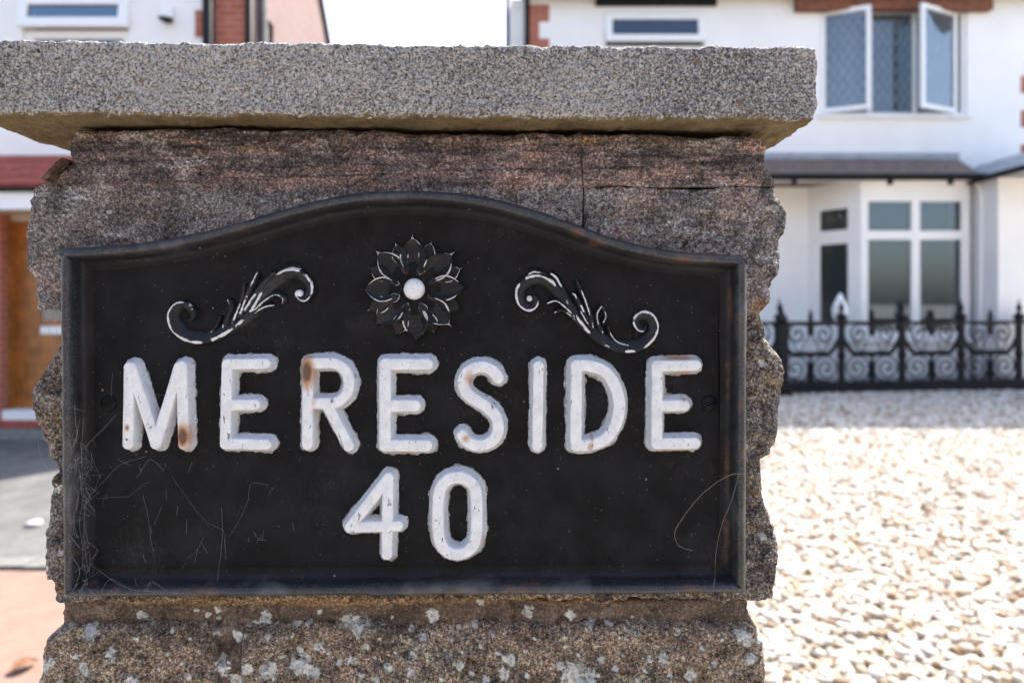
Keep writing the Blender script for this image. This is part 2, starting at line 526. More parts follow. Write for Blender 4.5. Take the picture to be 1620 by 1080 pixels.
def brick_mat(name, c1, c2, mortar):
    m = NT(name)
    b = m.n('ShaderNodeTexBrick')
    co = m.n('ShaderNodeCombineXYZ')
    sx = m.n('ShaderNodeSeparateXYZ')
    m.l(m.tc.outputs['Object'], sx.inputs[0])
    m.l(m.math('ADD', sx.outputs[0], sx.outputs[1]), co.inputs[0])
    m.l(sx.outputs[2], co.inputs[1])
    m.l(co.outputs[0], b.inputs['Vector'])
    b.inputs['Scale'].default_value = 1.0
    b.inputs['Brick Width'].default_value = 0.225
    b.inputs['Row Height'].default_value = 0.075
    b.inputs['Mortar Size'].default_value = 0.006
    b.inputs['Color1'].default_value = (*c1, 1)
    b.inputs['Color2'].default_value = (*c2, 1)
    b.inputs['Mortar'].default_value = (*mortar, 1)
    c = m.mix(m.math('MULTIPLY', m.noise(3, 4), 0.5), b.outputs['Color'], tuple(x * 1.25 for x in c2))
    return m.set(c, 0.88, m.bump(b.outputs['Fac'], 0.4, -0.006), 0.15)
M['brick'] = brick_mat('red_brick', (0.30, 0.085, 0.05), (0.38, 0.13, 0.085), (0.34, 0.30, 0.27))
M['brick_pale'] = brick_mat('pale_pink_brick', (0.20, 0.135, 0.127), (0.235, 0.168, 0.157), (0.23, 0.205, 0.20))

def glass_mat(name, tint=(0.9, 0.95, 1.0), refl=0.05):
    m = NT(name)
    m.t.nodes.remove(m.b)
    tr = m.n('ShaderNodeBsdfTransparent'); tr.inputs[0].default_value = (0.72, 0.76, 0.78, 1)
    gl = m.n('ShaderNodeBsdfGlossy'); gl.inputs['Roughness'].default_value = 0.015
    gl.inputs['Color'].default_value = (*tint, 1)
    lw = m.n('ShaderNodeLayerWeight'); lw.inputs['Blend'].default_value = 0.35
    f = m.math('ADD', m.math('MULTIPLY', lw.outputs['Fresnel'], 0.5), refl)
    ms = m.n('ShaderNodeMixShader')
    m.l(f, ms.inputs[0]); m.l(tr.outputs[0], ms.inputs[1]); m.l(gl.outputs[0], ms.inputs[2])
    m.l(ms.outputs[0], m.out.inputs[0])
    return m.m
M['glass'] = glass_mat('window_glass')

def gravel_mat():
    m = NT('cream_gravel_stones')
    at = m.n('ShaderNodeAttribute'); at.attribute_name = 'shade'
    c = m.ramp(at.outputs['Fac'], [(0.0, (0.09, 0.07, 0.055)), (0.09, (0.24, 0.15, 0.09)), (0.22, (0.37, 0.285, 0.20)), (0.42, (0.50, 0.455, 0.395)), (1.0, (0.65, 0.62, 0.57))])
    c = m.mix(m.math('MULTIPLY', m.noise(60, 4, 0.7), 0.32), c, (0.40, 0.33, 0.24))
    return m.set(c, 0.8, None, 0.25)
M['gravel'] = gravel_mat()
M['bed'] = plain('sandy_gravel_bed', (0.44, 0.38, 0.30), 0.95, 0.3, 22, 0.1, 0.01)

# ================================================================== SETTING
GL = -0.12      # ground level on the left
def slab(name, x0, x1, y0, y1, ztop, thick, mat, kind='structure'):
    o = MB().box(x0, x1, y0, y1, ztop - thick, ztop).build(name, mat)
    if kind: o['kind'] = kind
    return o

g = MB().quad((-600, -600, -0.26), (600, -600, -0.26), (600, 900, -0.26), (-600, 900, -0.26)).build('ground', M['ground'])
g['kind'] = 'structure'
slab('gravel_bed', 0.30, 16.0, 1.05, 13.0, -0.015, 0.24, M['bed'])
slab('pavement', -40, 40.0, -2.4, 1.03, -0.06, 0.19, M['ground'])
slab('road', -60, 60.0, -7.6, -2.42, -0.17, 0.08, M['asphalt'])
slab('far_pavement', -40, 40.0, -11.2, -7.62, -0.06, 0.19, M['ground'])
slab('driveway', -9.0, 0.28, 3.93, 16.0, GL, 0.13, M['tarmac'])
kerbs = empty('kerb', (-4, 3.85, -0.25)); kerbs['kind'] = 'structure'
x = -9.0
i = 0
while x < 0.2:
    L = 0.9
    m_ = MB()
    m_.box(x, x + L - 0.012, 3.78 + 0.01 * math.sin(i * 2.3), 3.925, -0.25, GL + 0.02 + 0.006 * math.sin(i * 1.7))
    m_.build('kerb_stone', M['kerb'], kerbs)
    x += L; i += 1
slab('paving', -9.0, -0.42, 1.035, 3.77, GL - 0.004, 0.12, M['paver'])

# ------------------------------------------------------------------ gravel stones
def build_gravel():
    # a 12-vertex pebble template, squashed
    bm = bmesh.new()
    bmesh.ops.create_icosphere(bm, subdivisions=1, radius=1.0)
    tv = np.array([v.co[:] for v in bm.verts]); tf = np.array([[v.index for v in f.verts] for f in bm.faces])
    bm.free()
    pts = []
    d = 1.9
    rg = np.random.default_rng(3)
    y = 1.15
    while y < 10.6:
        st = 0.043 if y < 5 else (0.046 if y < 7 else 0.054)
        x0, x1 = max(0.36, 0.30 * y - 0.6), min(13.5, 0.80 * y + 1.2)
        n = int((x1 - x0) / st)
        xs = x0 + (np.arange(n) + rg.uniform(-0.5, 0.5, n)) * st
        ys = y + rg.uniform(-0.5, 0.5, n) * st
        pts.append(np.stack([xs, ys, np.full(n, st)], 1))
        y += st * 0.86
    pts = np.concatenate(pts)
    N = len(pts)
    V = np.repeat(tv[None], N, 0) * (1 + rg.uniform(-0.22, 0.22, (N, len(tv), 1)))
    k0 = rg.choice([0.6, 0.85, 1.0, 1.25], N)
    sx = pts[:, 2] * rg.uniform(0.50, 0.90, N) * k0
    sy = pts[:, 2] * rg.uniform(0.42, 0.68, N) * k0
    sz = pts[:, 2] * rg.uniform(0.25, 0.5, N)
    V = V * np.stack([sx, sy, sz], 1)[:, None, :]
    # random tilt then heading
    ta = rg.uniform(-0.5, 0.5, N); c, s_ = np.cos(ta)[:, None], np.sin(ta)[:, None]
    X, Y, Z = V[..., 0], V[..., 1], V[..., 2]
    Y, Z = Y * c - Z * s_, Y * s_ + Z * c
    an = rg.uniform(0, 6.283, N); c, s_ = np.cos(an)[:, None], np.sin(an)[:, None]
    X, Y = X * c - Y * s_, X * s_ + Y * c
    V = np.stack([X + pts[:, 0:1], Y + pts[:, 1:2], Z + (-0.012 + rg.uniform(0.0, 0.016, N))[:, None]], -1)
    F = (tf[None] + (np.arange(N) * len(tv))[:, None, None]).reshape(-1, 3)
    sh = np.repeat(rg.uniform(0, 1, N), len(tv))
    o = np_mesh('gravel', V.reshape(-1, 3), F, M['gravel'], None, True, {'shade': sh})
    tag(o, 'cream and tan loose gravel covering the front garden', 'gravel', kind='stuff')
build_gravel()

# ================================================================== HOUSES
def wall_holes(x0, x1, z0, z1, y, t, holes):
    """front wall in the plane y with rectangular openings (hx0,hx1,hz0,hz1) and reveals of depth t"""
    m_ = MB()
    xs = sorted({x0, x1, *[h[0] for h in holes], *[h[1] for h in holes]})
    zs = sorted({z0, z1, *[h[2] for h in holes], *[h[3] for h in holes]})
    for i in range(len(xs) - 1):
        for j in range(len(zs) - 1):
            cx, cz = (xs[i] + xs[i + 1]) / 2, (zs[j] + zs[j + 1]) / 2
            if any(h[0] < cx < h[1] and h[2] < cz < h[3] for h in holes): continue
            m_.quad((xs[i], y, zs[j]), (xs[i + 1], y, zs[j]), (xs[i + 1], y, zs[j + 1]), (xs[i], y, zs[j + 1]))
            m_.quad((xs[i], y + t, zs[j + 1]), (xs[i + 1], y + t, zs[j + 1]), (xs[i + 1], y + t, zs[j]), (xs[i], y + t, zs[j]))
    for a0, a1, b0, b1 in holes:
        m_.quad((a0, y, b0), (a0, y + t, b0), (a0, y + t, b1), (a0, y, b1))
        m_.quad((a1, y, b1), (a1, y + t, b1), (a1, y + t, b0), (a1, y, b0))
        m_.quad((a0, y, b0), (a1, y, b0), (a1, y + t, b0), (a0, y + t, b0))
        m_.quad((a0, y + t, b1), (a1, y + t, b1), (a1, y, b1), (a0, y, b1))
    return m_

def place(o_mb, R, T):
    o_mb.v = [tuple(R @ Vector(v) + T) for v in o_mb.v]
    return o_mb

def frame_mb(w_, h_, bar, dep, R, T):
    m_ = MB()
    m_.box(0, bar, 0, dep, 0, h_)
    m_.box(w_ - bar, w_, 0, dep, 0, h_)
    m_.box(bar, w_ - bar, 0, dep, 0, bar)
    m_.box(bar, w_ - bar, 0, dep, h_ - bar, h_)
    return place(m_, R, T)

I3 = Matrix.Identity(3)
def glazed(house, name, T, w_, h_, bar=0.07, dep=0.06, R=I3, mull=(), trans=None, blind=False, diamonds=False, label=None):
    """window: a part of the house with frame, mullion, transom, pane sub-parts; local x right, y into the house, z up, T = bottom-left-front"""
    T = Vector(T)
    fr = frame_mb(w_, h_, bar, dep, R, T).build(name, M['upvc'], house)
    if label: fr['label'] = label
    cols = [bar] + [c for mx in mull for c in (mx - bar / 2, mx + bar / 2)] + [w_ - bar]
    for mx in mull:
        place(MB().box(mx - bar / 2, mx + bar / 2, 0.004, dep - 0.004, bar, h_ - bar), R, T).build('mullion', M['upvc'], fr)
    rows = [bar] + ([trans - bar / 2, trans + bar / 2] if trans else []) + [h_ - bar]
    for i in range(0, len(cols), 2):
        if trans:
            place(MB().box(cols[i], cols[i + 1], 0.006, dep - 0.006, trans - bar / 2, trans + bar / 2), R, T).build('transom', M['upvc'], fr)
        for j in range(0, len(rows), 2):
            # glazing bead
            b = 0.018
            bw, bh = cols[i + 1] - cols[i], rows[j + 1] - rows[j]
            frame_mb(bw, bh, b, 0.03, R, T + R @ Vector((cols[i], 0.016, rows[j]))).build('glazing_bead', M['upvc'], fr)
            p = MB().box(cols[i] + b, cols[i + 1] - b, 0.03, 0.036, rows[j] + b, rows[j + 1] - b)
            place(p, R, T).build('pane', M['glass'], fr)
            if diamonds:
                m_ = MB()
                x0, x1, z0, z1 = cols[i] + b, cols[i + 1] - b, rows[j] + b, rows[j + 1] - b
                stp = 0.16
                k = x0 - (z1 - z0) * 0.6
                while k < x1 + (z1 - z0) * 0.6:
                    for sg in (1, -1):
                        ts = []
                        # x = k + sg*0.6*(z - z0)
                        za, zb = z0, z1
                        lo, hi = sorted(((x0 - k) / (sg * 0.6) + z0, (x1 - k) / (sg * 0.6) + z0))
                        za, zb = max(za, lo), min(zb, hi)
                        if zb - za > 0.02:
                            m_.beam((k + sg * 0.6 * (za - z0), 0.027, za), (k + sg * 0.6 * (zb - z0), 0.027, zb), 0.007, 0.004, (0, 1, 0))
                    k += stp
                place(m_, R, T).build('lead_lattice', M['leadcame'], fr)
            if blind:
                m_ = MB()
                z = rows[j]
                while z < rows[j + 1] - 0.01:
                    m_.hexa([(cols[i], 0.11, z), (cols[i + 1], 0.11, z), (cols[i + 1], 0.128, z + 0.016), (cols[i], 0.128, z + 0.016),
                             (cols[i], 0.111, z - 0.0015 + 0.003), (cols[i + 1], 0.111, z + 0.0015), (cols[i + 1], 0.129, z + 0.0178), (cols[i], 0.129, z + 0.0178)])
                    z += 0.026
                o = place(m_, R, T).build('blind', M['blind'], fr)
    return fr

# ---------------------------------------------------------------- right house
YF = 12.2
def X(px, d=YF): return (px - 810) / FPX * d
def Z(py, d=YF): return EYE + (HOR - py) / FPX * d

rh = empty('white_rendered_house', (6.0, YF, 0))
tag(rh, 'white rendered house with bay window behind the black railings', 'house')
# openings: upper casement window, small window, bay opening
UW = (X(1298), X(1530), Z(183), Z(14))
SW = (X(958), X(1114), Z(150), Z(20))
BAYH = (X(1290), X(1545), Z(545), Z(300))
XL, XR, ZE = X(838), X(1650), Z(-4)
wm = wall_holes(XL, XR, 0.0, ZE, YF, 0.22, [UW, SW, BAYH])
wm.build('front_wall', M['render'], rh)
MB().box(X(838), X(838) + 0.2, YF + 0.222, YF + 8, 0, ZE).build('side_wall', M['brick'], rh)
MB().box(XR - 0.2, XR, YF + 0.222, YF + 8, 0, ZE).build('side_wall', M['brick'], rh)
MB().box(XL, XR, YF + 8.0, YF + 8.2, 0, ZE).build('back_wall', M['render'], rh)
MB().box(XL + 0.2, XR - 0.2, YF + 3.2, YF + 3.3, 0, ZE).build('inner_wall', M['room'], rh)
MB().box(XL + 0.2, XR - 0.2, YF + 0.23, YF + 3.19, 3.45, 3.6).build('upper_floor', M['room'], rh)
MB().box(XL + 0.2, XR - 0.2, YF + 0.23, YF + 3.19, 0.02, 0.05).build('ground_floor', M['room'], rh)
# roof (hipped block, dark tiles)
ov = 0.32
rx0, rx1, ry0, ry1 = XL - 0.15, XR + 0.15, YF - ov, YF + 8.5
rm = MB()
zr = ZE + 0.10
ridge = ZE + 3.3
b = [(rx0, ry0, zr), (rx1, ry0, zr), (rx1, ry1, zr), (rx0, ry1, zr)]
ra, rb = (rx0 + 2.5, (ry0 + ry1) / 2, ridge), (rx1 - 2.5, (ry0 + ry1) / 2, ridge)
rm.v += b + [ra, rb]
rm.f += [(0, 1, 5, 4), (1, 2, 5), (2, 3, 4, 5), (3, 0, 4), (3, 2, 1, 0)]
roof = rm.build('roof', M['roof'], rh)
MB().box(rx0, rx1, ry0 - 0.02, ry0 + 0.0, zr - 0.16, zr + 0.02).build('fascia_board', M['black'], roof)
MB().tube([(rx0, ry0 - 0.07, zr - 0.02), (rx1, ry0 - 0.07, zr - 0.02)], 0.06, 8).build('gutter', M['black'], roof)
MB().box(rx0, rx1, ry0 + 0.002, YF - 0.003, zr - 0.10, zr - 0.06).build('soffit', M['black'], roof)
# timber board over the upper window and lower black eave board over the small window
MB().box(X(1256), X(1562), YF - 0.16, YF - 0.003, Z(21), Z(-3)).build('timber_head_board', M['timber'], rh)
MB().box(X(942), X(1132), YF - 0.10, YF - 0.003, Z(11), Z(-3)).build('eave_board', M['black'], rh)
# brick quoins at the left corner, toothed into the render
q = [(840, 868, 8, 35), (840, 853, 36, 66), (840, 868, 67, 95), (840, 853, 96, 125)]
zc = Z(8)
k = 0
while zc > 0.1:
    z2 = max(0.0, zc - 0.305)
    MB().box(X(838) - 0.012, X(869 if k % 2 == 0 else 853), YF - 0.012, YF + 0.2, z2 + 0.003, zc).build('quoin', M['brick'], rh)
    zc = z2; k += 1
zc = Z(90); k = 0
for k in range(8):
    MB().box(X(1624 if k % 2 else 1615), XR + 0.012, YF - 0.012, YF + 0.2, Z(230) + k * 0.305 - 0.9, Z(230) + (k + 1) * 0.305 - 0.903).build('quoin', M['brick'], rh)
# downpipes
MB().tube([(X(803.5), YF - 0.05, 0.05), (X(803.5), YF - 0.05, ZE + 0.05)], 0.045, 10).build('downpipe', M['black'], rh, True)
MB().box(X(808), X(830), YF + 0.06, YF + 0.9, 0.0, ZE - 0.01).build('corner_pilaster', M['render'], rh)
MB().tube([(X(834), YF - 0.02, 0.05), (X(834), YF - 0.02, ZE + 0.05)], 0.042, 10).build('downpipe', M['black'], rh, True)

# upper window: fixed middle light between two opened casements
fr = frame_mb(UW[1] - UW[0], UW[3] - UW[2], 0.065, 0.09, I3, Vector((UW[0], YF + 0.05, UW[2]))).build('window', M['upvc'], rh)
fr['label'] = 'upper window with two casements swung open'
xa, xb = X(1380), X(1447)
for xx in (xa - 0.04, xb):
    MB().box(xx, xx + 0.06, YF + 0.055, YF + 0.135, UW[2] + 0.065, UW[3] - 0.065).build('mullion', M['upvc'], fr)
MB().box(xa + 0.02, xb, YF + 0.09, YF + 0.096, UW[2] + 0.065, UW[3] - 0.065).build('pane', M['glass'], fr)
MB().box(UW[0] - 0.05, UW[1] + 0.05, YF - 0.09, YF + 0.05, UW[2] - 0.05, UW[2] - 0.004).build('sill', M['upvc'], fr)
def lattice(x0, x1, z0, z1, R, T, y_=0.02, stp=0.155):
    m_ = MB()
    k = x0 - (z1 - z0) * 0.62
    while k < x1 + (z1 - z0) * 0.62:
        for sg in (1, -1):
            lo, hi = sorted(((x0 - k) / (sg * 0.62) + z0, (x1 - k) / (sg * 0.62) + z0))
            za, zb_ = max(z0, lo), min(z1, hi)
            if zb_ - za > 0.02:
                m_.beam((k + sg * 0.62 * (za - z0), y_, za), (k + sg * 0.62 * (zb_ - z0), y_, zb_), 0.009, 0.004, (0, 1, 0))
        k += stp
    return place(m_, R, T)
lattice(xa + 0.02, xb, UW[2] + 0.065, UW[3] - 0.065, I3, Vector((0, YF + 0.066, 0))).build('lead_lattice', M['leadcame'], fr)
cm = MB()
for i in range(40):   # pleated curtain behind the middle light
    xx0 = UW[0] - 0.05 + i * (UW[1] - UW[0] + 0.1) / 40
    xx1 = UW[0] - 0.05 + (i + 1) * (UW[1] - UW[0] + 0.1) / 40
    y0_, y1_ = YF + 0.30 + 0.02 * (i % 2), YF + 0.30 + 0.02 * ((i + 1) % 2)
    cm.quad((xx0, y0_, UW[2] - 0.1), (xx1, y1_, UW[2] - 0.1), (xx1, y1_, UW[3]), (xx0, y0_, UW[3]))
cm.build('curtain', M['curtain'], fr)
hgt = UW[3] - UW[2] - 0.10
def casement(hx, ang, wid, mirror, lab):
    R = Matrix.Rotation(math.radians(ang), 3, 'Z')
    if mirror:
        T = Vector((hx, YF + 0.03, UW[2] + 0.05)) - R @ Vector((wid, 0, 0))
    else:
        T = Vector((hx, YF + 0.03, UW[2] + 0.05))
    f = frame_mb(wid, hgt, 0.075, 0.06, R, T).build('casement', M['upvc'], fr)
    place(MB().box(0.075, wid - 0.075, 0.025, 0.031, 0.075, hgt - 0.075), R, T).build('pane', M['glass'], fr)
    lattice(0.075, wid - 0.075, 0.075, hgt - 0.075, R, T).build('lead_lattice', M['leadcame'], fr)
    return f
# left casement hinged on its left side, right one hinged on its right, both swung towards the camera
casement(UW[0] + 0.02, -24, 0.80, False, 'left')
casement(X(1516), 25, 0.95, True, 'right')

# small top-hung window
sf = glazed(rh, 'window', (SW[0], YF + 0.04, SW[2]), SW[1] - SW[0], Z(72) - SW[2], 0.07, 0.07)
sf['label'] = 'small upper window with its fanlight pushed open'
Rt = Matrix.Rotation(math.radians(-7), 3, 'X')
wv, hv = SW[1] - SW[0], SW[3] - Z(66)
Tt = Vector((SW[0], YF - 0.03, SW[3] - 0.02)) - Rt @ Vector((0, 0, hv))
frame_mb(wv, hv, 0.115, 0.06, Rt, Tt).build('fanlight', M['upvc'], sf)
place(MB().box(0.115, wv - 0.115, 0.025, 0.031, 0.115, hv - 0.115), Rt, Tt).build('pane', M['glass'], sf)

# ---- bay window
YB = 11.45
bx0, bx1 = (1362 - 810) / FPX * YB, (1534 - 810) / FPX * YB      # front of the bay
cx0 = (1278 - 810) / FPX * (YF)                                     # where the left cant meets the wall
cx1 = bx1 + 0.34
zb0, zb1 = EYE + (HOR - 537) / FPX * YB, EYE + (HOR - 306) / FPX * YB
ztop = EYE + (HOR - 284) / FPX * YB
bay = MB()
# base wall below the sill
bay.v += [(cx0, YF - 0.004, 0), (bx0, YB, 0), (bx1, YB, 0), (cx1, YF - 0.004, 0), (cx0, YF - 0.004, zb0), (bx0, YB, zb0), (bx1, YB, zb0), (cx1, YF - 0.004, zb0)]
bay.f += [(0, 1, 5, 4), (1, 2, 6, 5), (2, 3, 7, 6), (4, 5, 6, 7)]
bay.build('bay_base', M['render'], rh)
hd = MB()
hd.v += [(cx0, YF - 0.004, zb1), (bx0, YB, zb1), (bx1, YB, zb1), (cx1, YF - 0.004, zb1), (cx0, YF - 0.004, ztop), (bx0, YB, ztop), (bx1, YB, ztop), (cx1, YF - 0.004, ztop)]
hd.f += [(0, 1, 5, 4), (1, 2, 6, 5), (2, 3, 7, 6), (3, 2, 1, 0)]
hd.build('bay_head', M['upvc'], rh)
px_m = 1 / FPX * YB
glazed(rh, 'window', (bx0, YB + 0.004, zb0), bx1 - bx0, zb1 - zb0, 0.115, 0.07, mull=((1449.5 - 1362) * px_m,), trans=(537 - 372) * px_m, blind=True, label='front light of the bay window with blinds')
cant = Vector((bx0 - cx0, YB - YF + 0.004, 0))
an = math.atan2(cant.y, cant.x)
Rc = Matrix.Rotation(an, 3, 'Z')
glazed(rh, 'window', (cx0, YF - 0.002, zb0), cant.length - 0.012, zb1 - zb0, 0.20, 0.07, R=Rc, trans=(537 - 372) * px_m, blind=True, label='narrow canted light of the bay window')
Rc2 = Matrix.Rotation(math.atan2(YF - YB, cx1 - bx1), 3, 'Z')
glazed(rh, 'window', (bx1 + 0.01, YB + 0.006, zb0), math.hypot(YF - YB, cx1 - bx1) - 0.02, zb1 - zb0, 0.16, 0.07, R=Rc2, trans=(537 - 372) * px_m, label='right canted light of the bay window')
sl = MB()
sl.v += [(cx0 - 0.05, YF - 0.006, zb0 - 0.045), (bx0 - 0.03, YB - 0.07, zb0 - 0.045), (bx1 + 0.03, YB - 0.07, zb0 - 0.045), (cx1 + 0.05, YF - 0.006, zb0 - 0.045)]
sl.v += [(a_[0], a_[1], zb0 - 0.002) for a_ in sl.v[:4]]
sl.f += [(0, 1, 5, 4), (1, 2, 6, 5), (2, 3, 7, 6), (3, 2, 1, 0), (4, 5, 6, 7)]
sl.build('sill', M['upvc'], rh)
# lean-to roof over the bay and the door, with lead flashing, slates and gutter
lx0, lx1 = X(1090), (1552 - 810) / FPX * (YB - 0.2)
zt_w = Z(250)
ylo = YB - 0.25
zlo = EYE + (HOR - 277) / FPX * ylo
rl = MB()
rl.v += [(lx0, ylo, zlo), (lx1, ylo, zlo), (X(1512), YF - 0.004, zt_w), (lx0, YF - 0.004, zt_w), (lx0, ylo, zlo - 0.03), (lx1, ylo, zlo - 0.03), (X(1560), YF - 0.004, zlo - 0.03), (lx0, YF - 0.004, zlo - 0.03)]
rl.f += [(0, 1, 2, 3), (7, 6, 5, 4), (0, 4, 5, 1), (1, 5, 6, 2), (3, 7, 4, 0)]
br = rl.build('bay_roof', M['slate'], rh)
nslate = 3
dv = Vector((0, YF - ylo, zt_w - zlo))
for r in range(nslate):   # courses of slates laid on the slope
    t0, t1 = r / nslate, (r + 1) / nslate
    xx = lx0 + (0.15 if r % 2 else 0)
    while xx < lx1 - 0.25 - r * 0.12:
        p0 = Vector((0, ylo, zlo)) + dv * t0; p1 = Vector((0, ylo, zlo)) + dv * min(0.98, t1 + 0.05)
        up = Vector((0, -0.3, 1)).normalized()
        lift0, lift1 = up * random.uniform(0.016, 0.026), up * 0.008
        wq = 0.29
        MB().hexa([p0 + up * 0.004 + Vector((xx, 0, 0)), p0 + up * 0.004 + Vector((xx + wq, 0, 0)), p1 + up * 0.003 + Vector((xx + wq, 0, 0)), p1 + up * 0.003 + Vector((xx, 0, 0)),
                   p0 + lift0 + Vector((xx, 0, 0)), p0 + lift0 + Vector((xx + wq, 0, 0)), p1 + lift1 + Vector((xx + wq, 0, 0)), p1 + lift1 + Vector((xx, 0, 0))]).build('slate', M['slate'], br)
        xx += 0.30
MB().box(lx0, X(1512), YF - 0.10, YF - 0.005, zt_w - 0.06, zt_w + 0.07).build('lead_flashing', M['lead'], br)
MB().tube([(lx0, ylo - 0.05, zlo - 0.02), (lx1 + 0.03, ylo - 0.05, zlo - 0.02)], 0.042, 8).build('gutter', M['black'], br)
MB().box(lx0, lx1, ylo - 0.015, ylo + 0.02, zlo - 0.085, zlo - 0.031).build('fascia_board', M['black'], br)
for pxx in (1254, 1405, 1500):
    xx = (pxx - 810) / FPX * ylo
    MB().box(xx - 0.03, xx + 0.03, ylo - 0.10, ylo - 0.02, zlo - 0.17, zlo - 0.02).build('gutter_bracket', M['black'], br)
MB().box(lx0, lx1 - 0.02, ylo + 0.022, YB - 0.003, zlo - 0.075, zlo - 0.034).build('soffit', M['upvc'], br)
# porch wing at the right end
wx = 7.80
zg = EYE + (HOR - 285) / FPX * 11.3
MB().box(wx, wx + 2.2, 10.95, YF - 0.014, 0, zg - 0.02).build('porch_wall', M['render'], rh)
pr = MB()
pr.v += [(wx - 0.1, 10.0, zg), (wx + 2.3, 10.0, zg), (wx + 2.3, YF - 0.014, zg), (wx - 0.1, YF - 0.014, zg), (wx + 0.55, 10.2, zg + 0.42), (wx + 2.3, 10.2, zg + 0.42), (wx + 2.3, YF - 0.014, zg + 0.42), (wx + 0.55, YF - 0.014, zg + 0.42)]
pr.f += [(3, 2, 1, 0), (4, 5, 6, 7), (0, 1, 5, 4), (1, 2, 6, 5), (2, 3, 7, 6), (3, 0, 4, 7)]
prf = pr.build('porch_roof', M['lead'], rh)
MB().tube([(wx - 0.14, 9.95, zg - 0.01), (wx - 0.14, 11.6, zg - 0.01)], 0.05, 8).build('gutter', M['black'], prf)
MB().tube([(wx - 0.08, 11.35, zg - 0.02), (wx - 0.03, 11.3, zg - 0.18), (wx - 0.05, 11.3, 0.05)], 0.035, 8).build('downpipe', M['upvc'], rh)

# ---------------------------------------------------------------- iron railings
FA = Vector((( 1233 - 810) / FPX * 10.25, 10.25, 0))
FB = Vector(((1612 - 810) / FPX * 10.75, 10.75, 0))
fdir = (FB - FA).normalized()
UL = (FB - FA).length / 4
fang = math.atan2(fdir.y, fdir.x)
fence = empty('iron_railings', FA)
fence.rotation_euler = (0, 0, fang)
tag(fence, 'black cast iron railings with scrolls and spear finials before the bay window', 'railings')
def fpart(name, mb, x=0.0, me=None, mirror=False):
    if me is None:
        me = mb.mesh(name)
        me.materials.append(M['iron'])
    o = bpy.data.objects.new(name, me)
    COL.objects.link(o)
    o.parent = fence
    o.location = (x, 0, 0)
    if mirror: o.scale = (-1, 1, 1)
    return o, me
def zz(py): return EYE + (HOR - py) * 10.45 / FPX
ZR, ZBt, ZMid = zz(510), zz(604), zz(563)
x_start, x_end = -2 * UL, 4.45 * UL
mb_ = MB(); mb_.box(x_start, x_end, -0.05, 0.05, 0.0, ZBt); mb_.box(x_start, x_end, -0.065, 0.065, 0.0, 0.06); mb_.box(x_start, x_end, -0.035, 0.035, ZBt, ZBt + 0.02)
fpart('base_rail', mb_)
fpart('top_rail', MB().box(x_start, x_end, -0.025, 0.025, ZR - 0.028, ZR + 0.022))
# meshes for one unit
post = MB().box(-0.040, 0.040, -0.035, 0.035, ZBt + 0.02, ZR - 0.018)
post.lathe([(0.03, 0), (0.065, 0.04), (0.065, 0.09), (0.03, 0.13)], (0, 0, ZMid - 0.05), 8)
post.lathe([(0.028, 0), (0.05, 0.05), (0.045, 0.14), (0.024, 0.2)], (0, 0, ZR - 0.26), 8)
fin = MB().lathe([(0.04, 0), (0.075, 0.04), (0.08, 0.09), (0.03, 0.13), (0.022, 0.16), (0.042, 0.19), (0.042, 0.22), (0.02, 0.26), (0.008, 0.32), (0.003, 0.36)], (0, 0, ZR + 0.015), 10)
rod = MB().box(-0.016, 0.016, -0.016, 0.016, ZBt + 0.02, ZBt + 0.40)
rod.lathe([(0.03, 0), (0.08, 0.06), (0.05, 0.12), (0.06, 0.20), (0.02, 0.30)], (0, 0, ZBt + 0.05), 8)
boss_ = MB().box(-0.045, 0.045, -0.02, 0.02, ZR - 0.20, ZR - 0.018)
sfin = MB().lathe([(0.022, 0), (0.045, 0.05), (0.025, 0.09), (0.035, 0.12), (0.018, 0.15), (0.003, 0.2)], (0, 0, ZR + 0.015), 8)
def flat(pts, r0, r1=None):
    n_ = len(pts)
    r1 = r0 if r1 is None else r1
    return MB().tube([(p[0], 0, p[1]) for p in pts], [r0 + (r1 - r0) * i / (n_ - 1) for i in range(n_)], 6)
H = UL / 2
# lyre arm: from beside the post at the top, down in a bow to the centre rod
arm = flat(catmull([(-H * 0.93, ZR - 0.03), (-H * 0.97, ZR - 0.14), (-H * 0.86, ZR - 0.30), (-H * 0.62, ZR - 0.46), (-H * 0.3, ZMid + 0.045), (-0.01, ZMid + 0.03)], 6), 0.022, 0.046)
csc = [(-0.05, ZR - 0.04)]
for i in range(34):     # inner volute hanging from the top rail
    t = i / 33
    an_ = math.radians(95 + 480 * t)
    r_ = 0.135 * (1 - t) ** 0.8 + 0.012
    csc.append((-0.215 + r_ * math.cos(an_), ZR - 0.175 + r_ * math.sin(an_)))
vol = flat(csc, 0.014, 0.020)
drop = flat(catmull([(-H * 0.60, ZR - 0.2), (-H * 0.52, ZR - 0.36), (-H * 0.30, ZR - 0.44), (-H * 0.2, ZR - 0.3), (-0.02, ZR - 0.21)], 6), 0.010)
spi = []
r0 = min(H * 0.455, (ZMid - ZBt) * 0.56)
zc_ = (ZMid + ZBt) / 2 + 0.02
for i in range(60):
    t = i / 59
    an_ = math.radians(-120 + 800 * t)
    r_ = r0 * (1 - t) ** 0.8 + 0.010
    spi.append((-H / 2 + r_ * math.cos(an_), zc_ + r_ * math.sin(an_)))
spiral = flat(spi, 0.013, 0.017)
spiral.tube([(-H + 0.02, 0, ZBt + 0.03), (-H * 0.75, 0, ZBt + 0.06), (-H * 0.5, 0, ZBt + 0.03), (-H * 0.25, 0, ZBt + 0.06), (-0.02, 0, ZBt + 0.03)], 0.012, 6)
mes = {}
def rep(name, mb, x, mirror=False):
    o, me = fpart(name, mb, x, mes.get(name + str(id(mb))), mirror)
    mes[name + str(id(mb))] = me
    return o
u0 = -2
